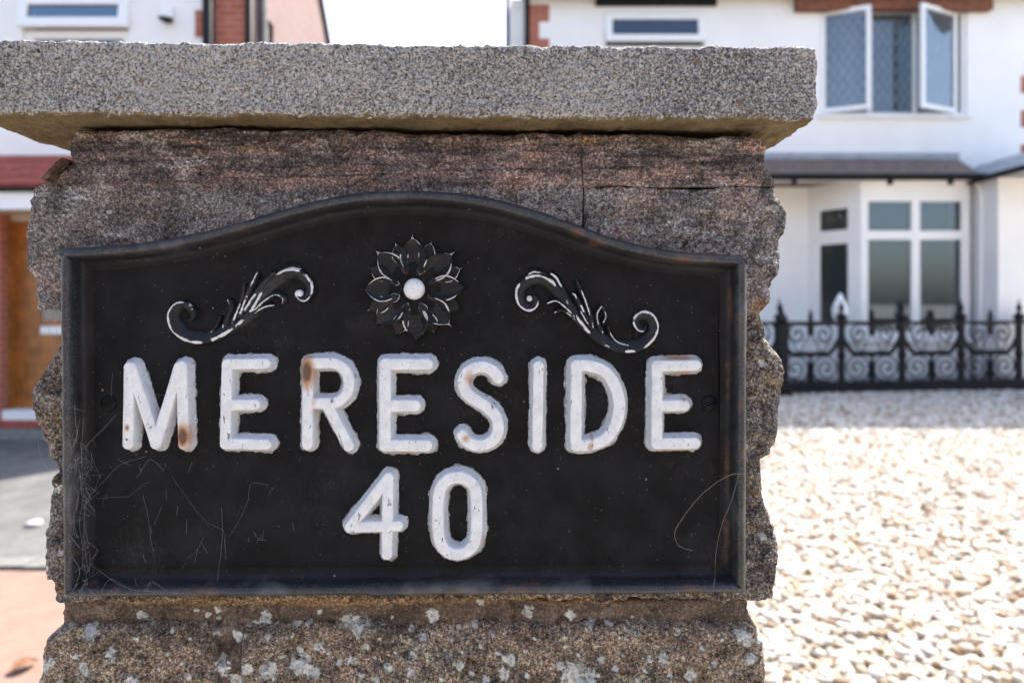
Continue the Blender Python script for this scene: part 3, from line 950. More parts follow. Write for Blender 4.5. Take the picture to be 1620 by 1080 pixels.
for u in range(u0, 5):
    xp = u * UL
    p_ = rep('post', post, xp)
    f_ = rep('finial', fin, xp)
    if u < 4:
        xm = xp + H
        rep('centre_rod', rod, xm)
        rep('small_finial', sfin, xm)
        rep('rail_boss', boss_, xm)
        for mr in (False, True):
            rep('lyre_arm', arm, xm, mr)
            rep('volute', vol, xm, mr)
            rep('drop_scroll', drop, xm, mr)
            rep('spiral_scroll', spiral, xm, mr)
gp = MB().box(-0.075, 0.075, -0.075, 0.075, 0.0, 1.02)
gp.box(-0.11, 0.11, -0.11, 0.11, 0.0, 0.16)
gp.box(-0.095, 0.095, -0.095, 0.095, 1.0, 1.05)
gp.lathe([(0.05, 0), (0.085, 0.05), (0.09, 0.10), (0.05, 0.15), (0.03, 0.2), (0.01, 0.30)], (0, 0, 1.04), 12)
gpo, _ = fpart('newel_post', gp, 0.0)
gpo.location = (-0.12, -0.28, 0)
# white ornament behind the railings
dO = 10.62
ox = (1329 - 810) / FPX * dO
oz = EYE + (HOR - 512) / FPX * dO
orn = MB().lathe([(0.035, -oz), (0.035, -0.02 + 0.0), (0.075, 0.02), (0.105, 0.10), (0.118, 0.18), (0.105, 0.27), (0.07, 0.36), (0.035, 0.43), (0.008, 0.48)], (ox, dO, oz), 14).build('garden_ornament', M['upvc'], None, True)
tag(orn, 'white bud-shaped garden ornament on a stem behind the black railings', 'ornament')

# ---------------------------------------------------------------- left house
YL = 7.58
def XL_(px, d=YL): return (px - 810) / FPX * d
lh = empty('gabled_house', (-4.5, YL, GL))
tag(lh, 'white rendered house with red brick corner and wooden door, left of the pillar', 'house')
lx_r = XL_(403)
lx_l = -9.0
ZEl = 5.95
LW = (XL_(34), XL_(206), Z(330, YL) + 1.25, Z(2, YL))
LW = (XL_(36), XL_(204), Z(150, YL), Z(-8, YL))
DO = (XL_(8), XL_(150), GL + 0.14, Z(332, YL))
wall_holes(lx_l, XL_(320), GL, ZEl, YL, 0.2, [LW, DO]).build('front_wall', M['render'], lh)
# brick corner pier
MB().box(XL_(320) + 0.002, lx_r - 0.002, YL - 0.006, YL + 0.25, GL, ZEl).build('brick_pier', M['brick'], lh)
for k in range(18):
    z0 = GL + k * 0.34
    if z0 > ZEl - 0.35: break
    if k % 2:
        MB().box(XL_(309), XL_(320), YL - 0.009, YL + 0.1, z0, z0 + 0.30).build('quoin', M['brick'], lh)
# gable side wall, sunlit, with a small opening
y2 = 11.2
ym = (YL + y2) / 2
SWH = (YL + 0.26, YL + 0.60, Z(66, YL + 0.4) - 0.35, Z(30, YL + 0.4))
gm = MB()
zk = ZEl
cells_y = [YL + 0.001, SWH[0], SWH[1], y2]
cells_z = [GL, SWH[2], SWH[3], zk - 0.5]
for i_ in range(3):
    for j_ in range(3):
        if i_ == 1 and j_ == 1: continue
        gm.quad((lx_r, cells_y[i_], cells_z[j_]), (lx_r, cells_y[i_ + 1], cells_z[j_]), (lx_r, cells_y[i_ + 1], cells_z[j_ + 1]), (lx_r, cells_y[i_], cells_z[j_ + 1]))
dz45 = 1.1
zrear = 4.62
zpk = zrear + (y2 - ym) * dz45
b_ = len(gm.v)
gm.v += [(lx_r, YL + 0.001, zk - 0.5), (lx_r, y2, zk - 0.5)]
gm.v += [(lx_r, y2, max(zrear, zk - 0.5)), (lx_r, ym, zpk), (lx_r, YL + 0.001, zk)]
gm = MB()
def gtop(y):   # rake of the gable
    if y < ym: return ZEl + (zpk - ZEl) * (y - YL) / (ym - YL)
    return zpk - (y - ym) * dz45
ys = sorted({YL + 0.001, SWH[0], SWH[1], ym, y2})
for i_ in range(len(ys) - 1):
    a0, a1 = ys[i_], ys[i_ + 1]
    segs = [(GL, None)]
    if abs(a0 - SWH[0]) < 1e-6:
        gm.quad((lx_r, a0, GL), (lx_r, a1, GL), (lx_r, a1, SWH[2]), (lx_r, a0, SWH[2]))
        gm.quad((lx_r, a0, SWH[3]), (lx_r, a1, SWH[3]), (lx_r, a1, gtop(a1)), (lx_r, a0, gtop(a0)))
        gm.quad((lx_r, a0, SWH[2]), (lx_r - 0.2, a0, SWH[2]), (lx_r - 0.2, a0, SWH[3]), (lx_r, a0, SWH[3]))
        gm.quad((lx_r, a1, SWH[3]), (lx_r - 0.2, a1, SWH[3]), (lx_r - 0.2, a1, SWH[2]), (lx_r, a1, SWH[2]))
        gm.quad((lx_r, a0, SWH[2]), (lx_r, a1, SWH[2]), (lx_r - 0.2, a1, SWH[2]), (lx_r - 0.2, a0, SWH[2]))
        gm.quad((lx_r, a0, SWH[3]), (lx_r - 0.2, a0, SWH[3]), (lx_r - 0.2, a1, SWH[3]), (lx_r, a1, SWH[3]))
    else:
        gm.quad((lx_r, a0, GL), (lx_r, a1, GL), (lx_r, a1, gtop(a1)), (lx_r, a0, gtop(a0)))
gm.build('gable_wall', M['brick_pale'], lh)
MB().box(lx_r - 0.07, lx_r - 0.03, SWH[0], SWH[1], SWH[2], SWH[3]).build('pane', M['black'], lh)
MB().box(lx_l, lx_r - 0.01, y2, y2 + 0.2, GL, zrear - 0.25).build('back_wall', M['brick_pale'], lh)
MB().box(lx_l - 0.2, lx_l, YL + 0.002, y2, GL, ZEl - 0.1).build('side_wall', M['render'], lh)
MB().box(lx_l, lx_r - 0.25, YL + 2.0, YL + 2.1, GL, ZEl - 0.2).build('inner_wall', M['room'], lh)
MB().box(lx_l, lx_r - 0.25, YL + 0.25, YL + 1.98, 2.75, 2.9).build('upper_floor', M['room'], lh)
rf = MB()
xo = lx_r + 0.05
for (ya, za, yb, zb_) in ((YL - 0.02, ZEl + 0.02, ym, zpk + 0.04), (ym, zpk + 0.04, y2 + 0.2, zrear - 0.18)):
    rf.hexa([(lx_l - 0.3, ya, za), (xo, ya, za), (xo, yb, zb_), (lx_l - 0.3, yb, zb_), (lx_l - 0.3, ya, za + 0.1), (xo, ya, za + 0.1), (xo, yb, zb_ + 0.1), (lx_l - 0.3, yb, zb_ + 0.1)])
rfo = rf.build('roof', M['roof'], lh)
MB().tube([(lx_l - 0.3, YL - 0.08, ZEl + 0.02), (xo, YL - 0.08, ZEl + 0.02)], 0.055, 8).build('gutter', M['black'], rfo)
# downpipes
MB().tube([(XL_(334), YL - 0.07, GL + 0.05), (XL_(334), YL - 0.07, ZEl)], 0.06, 10).build('downpipe', M['black'], lh, True)
MB().tube([(XL_(396), YL - 0.06, GL + 0.05), (XL_(398), YL - 0.06, ZEl)], 0.045, 10).build('downpipe', M['black'], lh, True)
MB().tube([(lx_r + 0.05, YL + 0.12, GL + 0.05), (lx_r + 0.05, YL + 0.12, ZEl - 0.2)], 0.05, 10).build('downpipe', M['tarmac'], lh, True)
# upper window, top light pushed open
lw = glazed(lh, 'window', (LW[0], YL + 0.03, LW[2]), LW[1] - LW[0], Z(47, YL) - LW[2], 0.07, 0.07)
lw['label'] = 'upper window with its top light pushed open'
Rt = Matrix.Rotation(math.radians(-8), 3, 'X')
wv, hv = LW[1] - LW[0] + 0.03, LW[3] - Z(40, YL) + 0.02
Tt = Vector((LW[0] - 0.02, YL - 0.03, LW[3] - 0.02)) - Rt @ Vector((0, 0, hv))
frame_mb(wv, hv, 0.10, 0.06, Rt, Tt).build('top_light', M['upvc'], lw)
place(MB().box(0.10, wv - 0.10, 0.025, 0.031, 0.10, hv - 0.10), Rt, Tt).build('pane', M['glass'], lw)
# security lamp
sl_ = MB().box(XL_(258), XL_(276), YL - 0.05, YL - 0.003, Z(30, YL), Z(12, YL)).build('alarm_box', M['upvc'], lh)
MB().hexa([(XL_(262), YL - 0.16, Z(40, YL)), (XL_(274), YL - 0.16, Z(41, YL)), (XL_(274), YL - 0.01, Z(38, YL)), (XL_(262), YL - 0.01, Z(38, YL)),
           (XL_(262), YL - 0.16, Z(35, YL)), (XL_(274), YL - 0.16, Z(35, YL)), (XL_(274), YL - 0.01, Z(31, YL)), (XL_(262), YL - 0.01, Z(31, YL))]).build('lamp_head', M['black'], lh)
# red tiled canopy over the door
cy = 6.95
cz1, cz0 = Z(247, YL), Z(292, cy)
can = MB().hexa([(-7.2, cy, cz0 - 0.04), (XL_(330), cy, cz0 - 0.04), (XL_(330), YL - 0.003, cz0 - 0.04), (-7.2, YL - 0.003, cz0 - 0.04),
                 (-7.2, cy, cz0), (XL_(330), cy, cz0), (XL_(330), YL - 0.003, cz1), (-7.2, YL - 0.003, cz1)]).build('canopy', M['redtile'], lh)
dvv = Vector((0, YL - 0.01 - cy, cz1 - cz0))
upv = Vector((0, -dvv.z, dvv.y)).normalized()
for r in range(4):
    xx = -6.6 + (0.085 if r % 2 else 0)
    while xx < XL_(325) - 0.2:
        p0 = Vector((xx, cy - 0.01, cz0)) + dvv * (r / 4); p1 = Vector((xx, cy - 0.01, cz0)) + dvv * min(0.99, (r + 1.1) / 4)
        ex = Vector((0.166, 0, 0))
        l0, l1 = upv * random.uniform(0.014, 0.022), upv * 0.007
        MB().hexa([p0 + upv * 0.003, p0 + ex + upv * 0.003, p1 + ex + upv * 0.002, p1 + upv * 0.002, p0 + l0, p0 + ex + l0, p1 + ex + l1, p1 + l1]).build('tile', M['redtile'], can)
        xx += 0.17
MB().tube([(-7.2, cy - 0.03, cz0 - 0.05), (XL_(330), cy - 0.03, cz0 - 0.05)], 0.026, 8).build('gutter', M['black'], can)
MB().box(-7.2, XL_(330), cy + 0.0, cy + 0.04, Z(331, cy), cz0 - 0.076).build('fascia_board', M['upvc'], can)
MB().box(-7.2, XL_(330), cy + 0.042, YL - 0.003, Z(331, cy) + 0.02, Z(331, cy) + 0.06).build('soffit', M['cream'], can)
# door set back in a brick-sided opening
MB().box(DO[0] - 0.5, DO[0] + 0.03, YL - 0.10, YL - 0.004, GL, Z(331, YL)).build('brick_pier', M['brick'], lh)
dx0, dx1, dz0, dz1 = DO[0] + 0.004, DO[1] - 0.05, GL + 0.30, Z(350, YL)
dr = MB().box(dx0, dx1, YL + 0.10, YL + 0.15, dz0, dz1)
door = dr.build('door', M['door'], lh)
MB().box(DO[0] + 0.0305, DO[0] + 0.05, YL - 0.003, YL + 0.099, DO[2], DO[3] - 0.01).build('door_frame', M['door'], lh)
door['label'] = 'orange-brown varnished wooden door'
MB().box(DO[0], DO[1], YL + 0.02, YL + 0.13, dz1 + 0.004, DO[3]).build('door_head', M['cream'], lh)
for (u0_, u1_, v0, v1) in ((0.14, 0.86, 0.07, 0.25), (0.14, 0.86, 0.31, 0.40)):
    xa_, xb_ = dx0 + (dx1 - dx0) * u0_, dx0 + (dx1 - dx0) * u1_
    za_, zb2 = dz0 + (dz1 - dz0) * v0, dz0 + (dz1 - dz0) * v1
    frame_mb(xb_ - xa_, zb2 - za_, 0.035, 0.02, I3, Vector((xa_, YL + 0.085, za_))).build('door_moulding', M['door'], door)
gx0, gx1 = XL_(53), XL_(120)
frame_mb(gx1 - gx0, Z(400, YL) - Z(512, YL), 0.03, 0.02, I3, Vector((gx0, YL + 0.085, Z(512, YL)))).build('light_frame', M['door'], door)
MB().box(gx0 + 0.03, gx1 - 0.03, YL + 0.092, YL + 0.098, Z(508, YL), Z(404, YL)).build('pane', M['glass'], door)
MB().box(XL_(57), XL_(112), YL + 0.07, YL + 0.098, Z(529, YL), Z(516, YL)).build('letter_plate', M['upvc'], door)
MB().box(DO[0] - 0.1, DO[1] + 0.1, YL - 0.09, YL + 0.16, Z(662, YL), dz0 - 0.003).build('door_sill', M['upvc'], lh)
MB().box(DO[0] - 0.15, DO[1] + 0.2, YL - 0.13, YL + 0.16, Z(673, YL), Z(662, YL) - 0.003).build('red_step', M['redtile'], lh)
MB().box(-7.4, DO[1] + 0.35, YL - 0.25, YL - 0.132, GL + 0.002, Z(674, YL)).build('step', M['step'], lh)
MB().box(-7.4, DO[1] + 0.35, YL - 0.13, YL - 0.008, GL + 0.002, Z(674, YL) - 0.004).build('step', M['step'], lh)

# ================================================================== THE PILLAR
DP = 0.480      # depth of the stone faces
pil = empty('gate_pillar', (-0.075, 0.75, -0.25))
tag(pil, 'rough sandstone gate pillar with flat concrete cap carrying the black name plaque', 'pillar')

def interp(tr, y):
    ys_ = [p[1] for p in tr]; xs_ = [p[0] for p in tr]
    return np.interp(y, ys_, xs_)

LICHEN = [(250, 1060, 5), (290, 1048, 4), (315, 1030, 4), (445, 1040, 5), (520, 1035, 4), (590, 1045, 4), (600, 1012, 4), (625, 1032, 4), (690, 1050, 5), (700, 1070, 7), (715, 1012, 4), (745, 1065, 5), (760, 1020, 4), (780, 1005, 4), (830, 1030, 5), (835, 1070, 6), (865, 1030, 4), (870, 1000, 4), (895, 1020, 4), (915, 1035, 5), (975, 1060, 6), (985, 1035, 4), (1020, 1060, 5), (1060, 1065, 6), (1080, 1040, 4), (1110, 1025, 5), (1130, 1050, 6), (1140, 1010, 5), (240, 1010, 4), (270, 1000, 4), (300, 1012, 3), (620, 975, 4), (790, 978, 4), (1000, 975, 4), (1040, 985, 5), (560, 990, 24), (545, 984, 13), (685, 972, 14), (835, 967, 12), (902, 968, 10), (760, 952, 8), (223, 974, 9), (233, 985, 9), (310, 965, 7), (344, 964, 8), (328, 973, 6), (346, 978, 5), (420, 975, 13), (428, 986, 9), (405, 985, 6), (466, 988, 9), (486, 986, 8), (506, 967, 5), (346, 1002, 8), (378, 1004, 12), (424, 1006, 6), (143, 996, 12), (217, 1009, 6), (176, 1031, 8), (180, 1042, 6), (118, 1041, 6), (132, 1057, 15), (70, 1053, 13), (82, 1045, 7), (210, 1075, 12), (353, 1052, 17), (393, 1055, 13), (425, 1060, 18), (376, 1074, 14), (475, 1053, 20), (495, 1066, 15), (500, 1025, 9), (472, 1030, 7), (538, 1050, 8), (650, 998, 7), (668, 1010, 8), (653, 1036, 9), (578, 1025, 7), (557, 1048, 12), (570, 1070, 8), (615, 1057, 10), (650, 1060, 10), (592, 1075, 9), (730, 1047, 8), (787, 1033, 5), (806, 1043, 13), (796, 1066, 14), (768, 1074, 10), (888, 1053, 10), (907, 1067, 26), (933, 1072, 20), (935, 987, 12), (963, 987, 8), (943, 1022, 8), (952, 1046, 8), (1005, 1000, 6), (990, 1009, 5), (1047, 1036, 11), (1027, 1041, 7), (1073, 1000, 6), (725, 997, 5), (750, 993, 8), (603, 983, 6), (845, 1010, 5), (1168, 1003, 12), (1183, 1010, 14), (1202, 1012, 9), (1187, 1041, 11), (1096, 1073, 13), (1157, 1063, 6), (92, 775, 8), (100, 871, 8), (72, 900, 7), (172, 336, 6), (1205, 575, 9), (1208, 850, 8), (95, 1080, 8), (265, 1035, 5), (300, 1068, 6), (1010, 1075, 7), (705, 1030, 5), (855, 1045, 5)]
OCHRE = [(500, 950, 420, 9, 1.0), (900, 948, 200, 8, 0.7), (1210, 484, 28, 12, 0.95), (815, 285, 14, 8, 0.85), (392, 236, 26, 10, 0.7), (932, 224, 30, 9, 0.8), (1040, 222, 34, 7, 0.6), (660, 212, 300, 6, 0.5), (1215, 345, 30, 25, 0.55), (85, 415, 18, 26, 0.45), (85, 660, 20, 22, 0.45), (1200, 720, 25, 18, 0.45), (1195, 870, 14, 12, 0.55), (330, 1040, 90, 25, 0.35), (640, 1040, 60, 25, 0.4), (95, 930, 30, 16, 0.7)]

def stone(name, L, R, y0, y1, d, mat, seed, r_side=(16, 16), r_top=6, r_bot=6, amp=0.0022, fine=0.0007, step=3.0, edge=3.0, ytop_fn=None, strata=0.0, back=0.98, bed=None, facet=0.8):
    nv = max(6, int((y1 - y0) / step)) + 1
    ymid = np.linspace(y0, y1, nv)
    w0 = max(interp(R, y) - interp(L, y) for y in ymid)
    nu = max(6, int(w0 / step)) + 1
    V_ = np.linspace(0, 1, nv); U_ = np.linspace(0, 1, nu)
    UU, VV = np.meshgrid(U_, V_)
    Yp = y0 + (y1 - y0) * VV
    xl = interp(L, Yp); xr = interp(R, Yp)
    pz = np.stack([np.full(nv, seed * 3.1), ymid * 0.045, np.full(nv, 0.3)], 1)
    jl = fbm(pz, 5, seed, 0.62) * edge
    jr = fbm(pz + 77.7, 5, seed + 3, 0.62) * edge
    xl = xl + (jl[:, None] if r_side[0] > 8 else jl[:, None] * 0.25)
    xr = xr + (jr[:, None] if r_side[1] > 8 else jr[:, None] * 0.25)
    Xp = xl + (xr - xl) * UU
    # vertical wander of the bed faces
    pu = np.stack([U_ * w0 * 0.02, np.full(nu, seed * 1.7), np.full(nu, 2.2)], 1)
    tw = fbm(pu, 4, seed + 9) * 3.0
    bw = fbm(pu + 31, 4, seed + 11) * 3.0
    Yp = Yp + tw[None, :] * (1 - VV) ** 4 + bw[None, :] * VV ** 4
    if ytop_fn is not None:
        Yp = Yp + ytop_fn(Xp) * (1 - VV)
    # rounding towards the edges
    def rd(dist, r):
        e_ = np.clip(dist / r, 0, 1)
        return r * (1 - np.sqrt(np.clip(1 - (1 - e_) ** 2, 0, 1)))
    s_px = d / FPX
    dep = (rd(Xp - xl, r_side[0]) + rd(xr - Xp, r_side[1]) + rd((VV) * (y1 - y0), r_top) + rd((1 - VV) * (y1 - y0), r_bot)) * s_px
    Wp = np.stack([(Xp - 810) * s_px, np.full_like(Xp, d), EYE + (HOR - Yp) * s_px], -1).reshape(-1, 3)
    q_ = Wp.copy(); q_[:, 1] += seed * 0.37
    n_ = fbm(q_ * 32, 3, seed) * amp + fbm(q_ * 150, 4, seed + 5, 0.6) * amp * 0.45 + fbm(q_ * 620, 2, seed + 8, 0.6) * fine
    # chipped facets: nearest of scattered seeds, each with its own tilted plane
    rg_ = np.random.default_rng(seed)
    ns = int(max(12, w0 * (y1 - y0) / 900))
    ns = min(ns, 260)
    sdx = rg_.uniform(Xp.min(), Xp.max(), ns); sdy = rg_.uniform(y0, y1, ns)
    tl = rg_.normal(0, 0.16, (ns, 2)); of_ = rg_.normal(0, 0.0006, ns)
    fx_, fy_ = Xp.ravel(), Yp.ravel()
    fac = np.zeros(len(fx_))
    wx_ = fbm(q_ * 90, 2, seed + 60) * 9
    for lo in range(0, len(fx_), 8000):
        sl_ = slice(lo, lo + 8000)
        dd_ = (fx_[sl_, None] + wx_[sl_, None] - sdx[None]) ** 2 + 1.4 * (fy_[sl_, None] - wx_[sl_, None] * 0.7 - sdy[None]) ** 2
        k1 = dd_.argmin(1)
        fac[sl_] = ((fx_[sl_] - sdx[k1]) * tl[k1, 0] + (fy_[sl_] - sdy[k1]) * tl[k1, 1]) * s_px + of_[k1]
    n_ = n_ + np.clip(fac, -0.004, 0.004) * facet
    if strata:
        qs = q_ * np.array([9.0, 1.0, 170.0])
        n_ = n_ + fbm(qs, 3, seed + 21, 0.6) * strata * np.clip((320 - fy_) / 30.0, 0, 1)
    Wp[:, 1] += dep.ravel() + n_ + 0.0
    idx = np.arange(nv * nu).reshape(nv, nu)
    F = np.stack([idx[:-1, :-1], idx[1:, :-1], idx[1:, 1:], idx[:-1, 1:]], -1).reshape(-1, 4)
    # border loop -> skirts running back through the pillar
    loop = np.concatenate([idx[0, :-1], idx[:-1, -1], idx[-1, :0:-1], idx[:0:-1, 0]])
    verts = [Wp]
    prev = loop
    cen = Wp.mean(0)
    nb = len(Wp)
    LB = Wp[loop]
    for k, dy in enumerate((0.004, 0.011, 0.024, 0.06, 0.18, back - d - 0.01)):
        ring = LB.copy()
        dirn = ring - cen; dirn[:, 1] = 0
        ln = np.linalg.norm(dirn, axis=1, keepdims=True)
        ring[:, 1] = np.maximum(ring[:, 1], d) * 0.0 + LB[:, 1] * 0.7 + (d + 0.3 * 0.0) * 0.3 + dy
        nn = fbm(ring * 60, 3, seed + 40)[:, None] * (0.0016 if dy < 0.1 else 0.004) - 0.0006 * k
        ring = ring + dirn / np.maximum(ln, 1e-6) * nn * np.array([1.0, 0, 0.25])
        if k == 5: ring[:, 1] = back
        ii = np.arange(nb, nb + len(loop))
        F = np.concatenate([F, np.stack([prev, np.roll(prev, -1), np.roll(ii, -1), ii], -1)])
        verts.append(ring)
        prev = ii
        nb += len(loop)
    AV = np.concatenate(verts)
    ax_ = AV[:, 0] / s_px + 810; ay_ = HOR - (AV[:, 2] - EYE) / s_px
    li = np.zeros(len(AV)); oc = np.zeros(len(AV))
    for (cx, cy_, r_) in LICHEN:
        li = np.maximum(li, np.clip(1.25 - np.hypot(ax_ - cx, (ay_ - cy_)) / r_, 0, 1))
    for (cx, cy_, rx, ry, v) in OCHRE:
        oc = np.maximum(oc, v * np.exp(-((ax_ - cx) / rx) ** 2 - ((ay_ - cy_) / ry) ** 2))
    bed_ = np.clip((318 - ay_) / 40.0, 0, 1) if bed is None else np.full(len(AV), bed)
    o = np_mesh(name, AV, F, mat, pil, True, {'lichen': li, 'ochre': oc, 'bed': bed_})
    return o

# mortar joints (recessed) and hidden core
stone('mortar_joint', [(110, 486), (112, 540)], [(1204, 486), (1207, 512), (1214, 528), (1206, 544)], 486, 544, DP + 0.004, M['stone_c'], 61, (9, 9), 4, 4, 0.0020, 0.0008)
stone('mortar_joint', [(90, 722), (88, 745), (86, 760)], [(1204, 722), (1202, 740), (1205, 765)], 722, 766, DP + 0.003, M['stone_c'], 62, (9, 9), 4, 4, 0.0020, 0.0008)
stone('mortar_joint', [(97, 946), (96, 985), (94, 1004)], [(1184, 946), (1188, 965), (1196, 1004)], 946, 1004, DP + 0.0045, M['mortar'], 63, (9, 9), 4, 4, 0.0010, 0.0004)
def pb(px0, px1, py0, py1, d0, d1, name, mat):
    a_ = P(px0, py1, DP); b2 = P(px1, py0, DP)
    return MB().box(a_.x, b2.x, d0, d1, a_.z, b2.z).build(name, mat, pil)
pb(125, 1165, 214, 1075, DP + 0.020, 0.97, 'core', M['mortar'])

# course A: laminated top bed
topA = lambda x_: np.interp(x_, [100, 330, 600, 640, 720, 900, 1215], [0, -2, 0, 5, 4, 5, 11])
stone('stone_block', [(117, 200), (107, 222), (103, 240), (108, 252), (101, 264), (84, 284), (54, 291), (45, 300), (43, 320), (46, 335), (39, 360), (36, 395), (38, 425), (50, 445), (52, 470), (57, 492)], [(921, 200), (921, 495)], 205, 493, DP - 0.0004, M['stone_b'], 11, (15, 2.5), 9, 6, 0.0018, 0.0008, 2.6, 2.4, topA, 0.0013, facet=0.5)
stone('stone_block', [(920.5, 200), (921.5, 300)], [(1208, 200), (1213, 236), (1217, 260), (1226, 280), (1230, 298)], 205, 296.5, DP - 0.0006, M['stone_a'], 12, (2, 14), 9, 2, 0.0020, 0.0007, 2.6, 2.4, topA, 0.0012, facet=0.5)
stone('stone_block', [(924, 290), (925, 495)], [(1229, 297), (1238, 314), (1248, 333), (1247, 352), (1240, 372), (1239, 400), (1235, 430), (1226, 455), (1222, 480), (1214, 496)], 298, 495, DP - 0.0006, M['stone_b'], 14, (3, 18), 2, 8, 0.0024, 0.0009, 2.6, 2.4)
# course C
stone('stone_block', [(98, 518), (90, 535), (78, 560), (62, 588), (46, 620), (45, 650), (52, 684), (63, 706), (64, 728), (88, 744)], [(560, 520), (560, 745)], 520, 741, DP + 0.0005, M['stone_c'], 15, (20, 3), 5, 6, 0.0028, 0.0010, 2.8, 2.4)
stone('stone_block', [(564, 530), (564, 745)], [(1218, 537), (1230, 552), (1240, 568), (1246, 588), (1243, 612), (1237, 640), (1237, 668), (1232, 700), (1226, 720), (1204, 731)], 537, 731, DP + 0.0005, M['stone_c'], 16, (3, 22), 5, 6, 0.0030, 0.0010, 2.8, 2.4)
# course D
stone('stone_block', [(84, 752), (74, 768), (72, 800), (68, 845), (64, 880), (65, 912), (76, 934), (82, 958)], [(700, 752), (700, 958)], 752, 955, DP, M['stone_c'], 17, (18, 3), 6, 8, 0.0026, 0.0009, 2.8, 2.4)
stone('stone_block', [(704, 752), (704, 958)], [(1203, 742), (1207, 772), (1217, 805), (1231, 838), (1237, 868), (1235, 900), (1230, 930), (1226, 950)], 744, 951, DP, M['stone_c'], 18, (3, 18), 6, 8, 0.0026, 0.0010, 2.8, 2.4)
# course F, at the foot of the picture, and the courses below it down to the ground
stone('stone_block', [(104, 988), (82, 1000), (62, 1018), (55, 1045), (52, 1090), (48, 1180), (52, 1225)], [(342, 985), (344, 1225)], 990, 1225, DP - 0.003, M['stone_f'], 19, (24, 5), 22, 8, 0.0028, 0.0009, 2.8, 2.4)
stone('mortar_joint', [(338, 985), (340, 1225)], [(388, 985), (386, 1225)], 988, 1225, DP + 0.0005, M['mortar'], 64, (6, 6), 10, 4, 0.0012, 0.0005)
stone('stone_block', [(383, 985), (384, 1225)], [(1190, 985), (1204, 1002), (1212, 1022), (1215, 1050), (1217, 1090), (1222, 1180), (1216, 1225)], 988, 1225, DP - 0.003, M['stone_f'], 20, (6, 26), 24, 8, 0.0030, 0.0010, 2.8, 2.4)
zlow = P(0, 1235, DP).z
k = 0
yb = 1235
while True:
    z_here = EYE + (HOR - yb) / FPX * DP
    if z_here < -0.2: break
    y1_ = yb + 330
    spl = 620 + 170 * (1 if k % 2 else -1)
    stone('stone_block', [(56, yb), (50, y1_)], [(spl, yb), (spl, y1_)], yb, y1_, DP - 0.002, M['stone_c'], 30 + k * 2, (20, 4), 8, 8, 0.003, 0.001, 9, 4)
    stone('stone_block', [(spl + 5, yb), (spl + 5, y1_)], [(1215, yb), (1220, y1_)], yb, y1_, DP - 0.002, M['stone_c'], 31 + k * 2, (4, 20), 8, 8, 0.003, 0.001, 9, 4)
    yb = y1_ + 14
    k += 1
pb(120, 1160, 1078, yb - 20, DP + 0.016, 0.97, 'core', M['mortar'])

# the loose rusty flake at the upper left shoulder
fl = []
pts = [(74, 287), (79, 277), (88, 268), (97, 258), (106, 252), (110, 256), (103, 264), (95, 272), (88, 281), (80, 288)]
mfl = MB()
n_ = len(pts)
for dd in (0.474, 0.486):
    for p in pts:
        v = P(p[0], p[1], DP); mfl.v.append((v.x, dd + random.uniform(-0.001, 0.001), v.z))
mfl.f.append(tuple(range(n_))[::-1]); mfl.f.append(tuple(range(n_, 2 * n_)))
for i_ in range(n_):
    j_ = (i_ + 1) % n_
    mfl.f.append((i_, j_, n_ + j_, n_ + i_))
flk = mfl.build('stone_flake', stone_mat('rusty_stone_flake', (0.07, 0.04, 0.03), (0.13, 0.075, 0.055), (0.19, 0.12, 0.09), (0.22, 0.11, 0.06), 0.0, 0.7), pil)

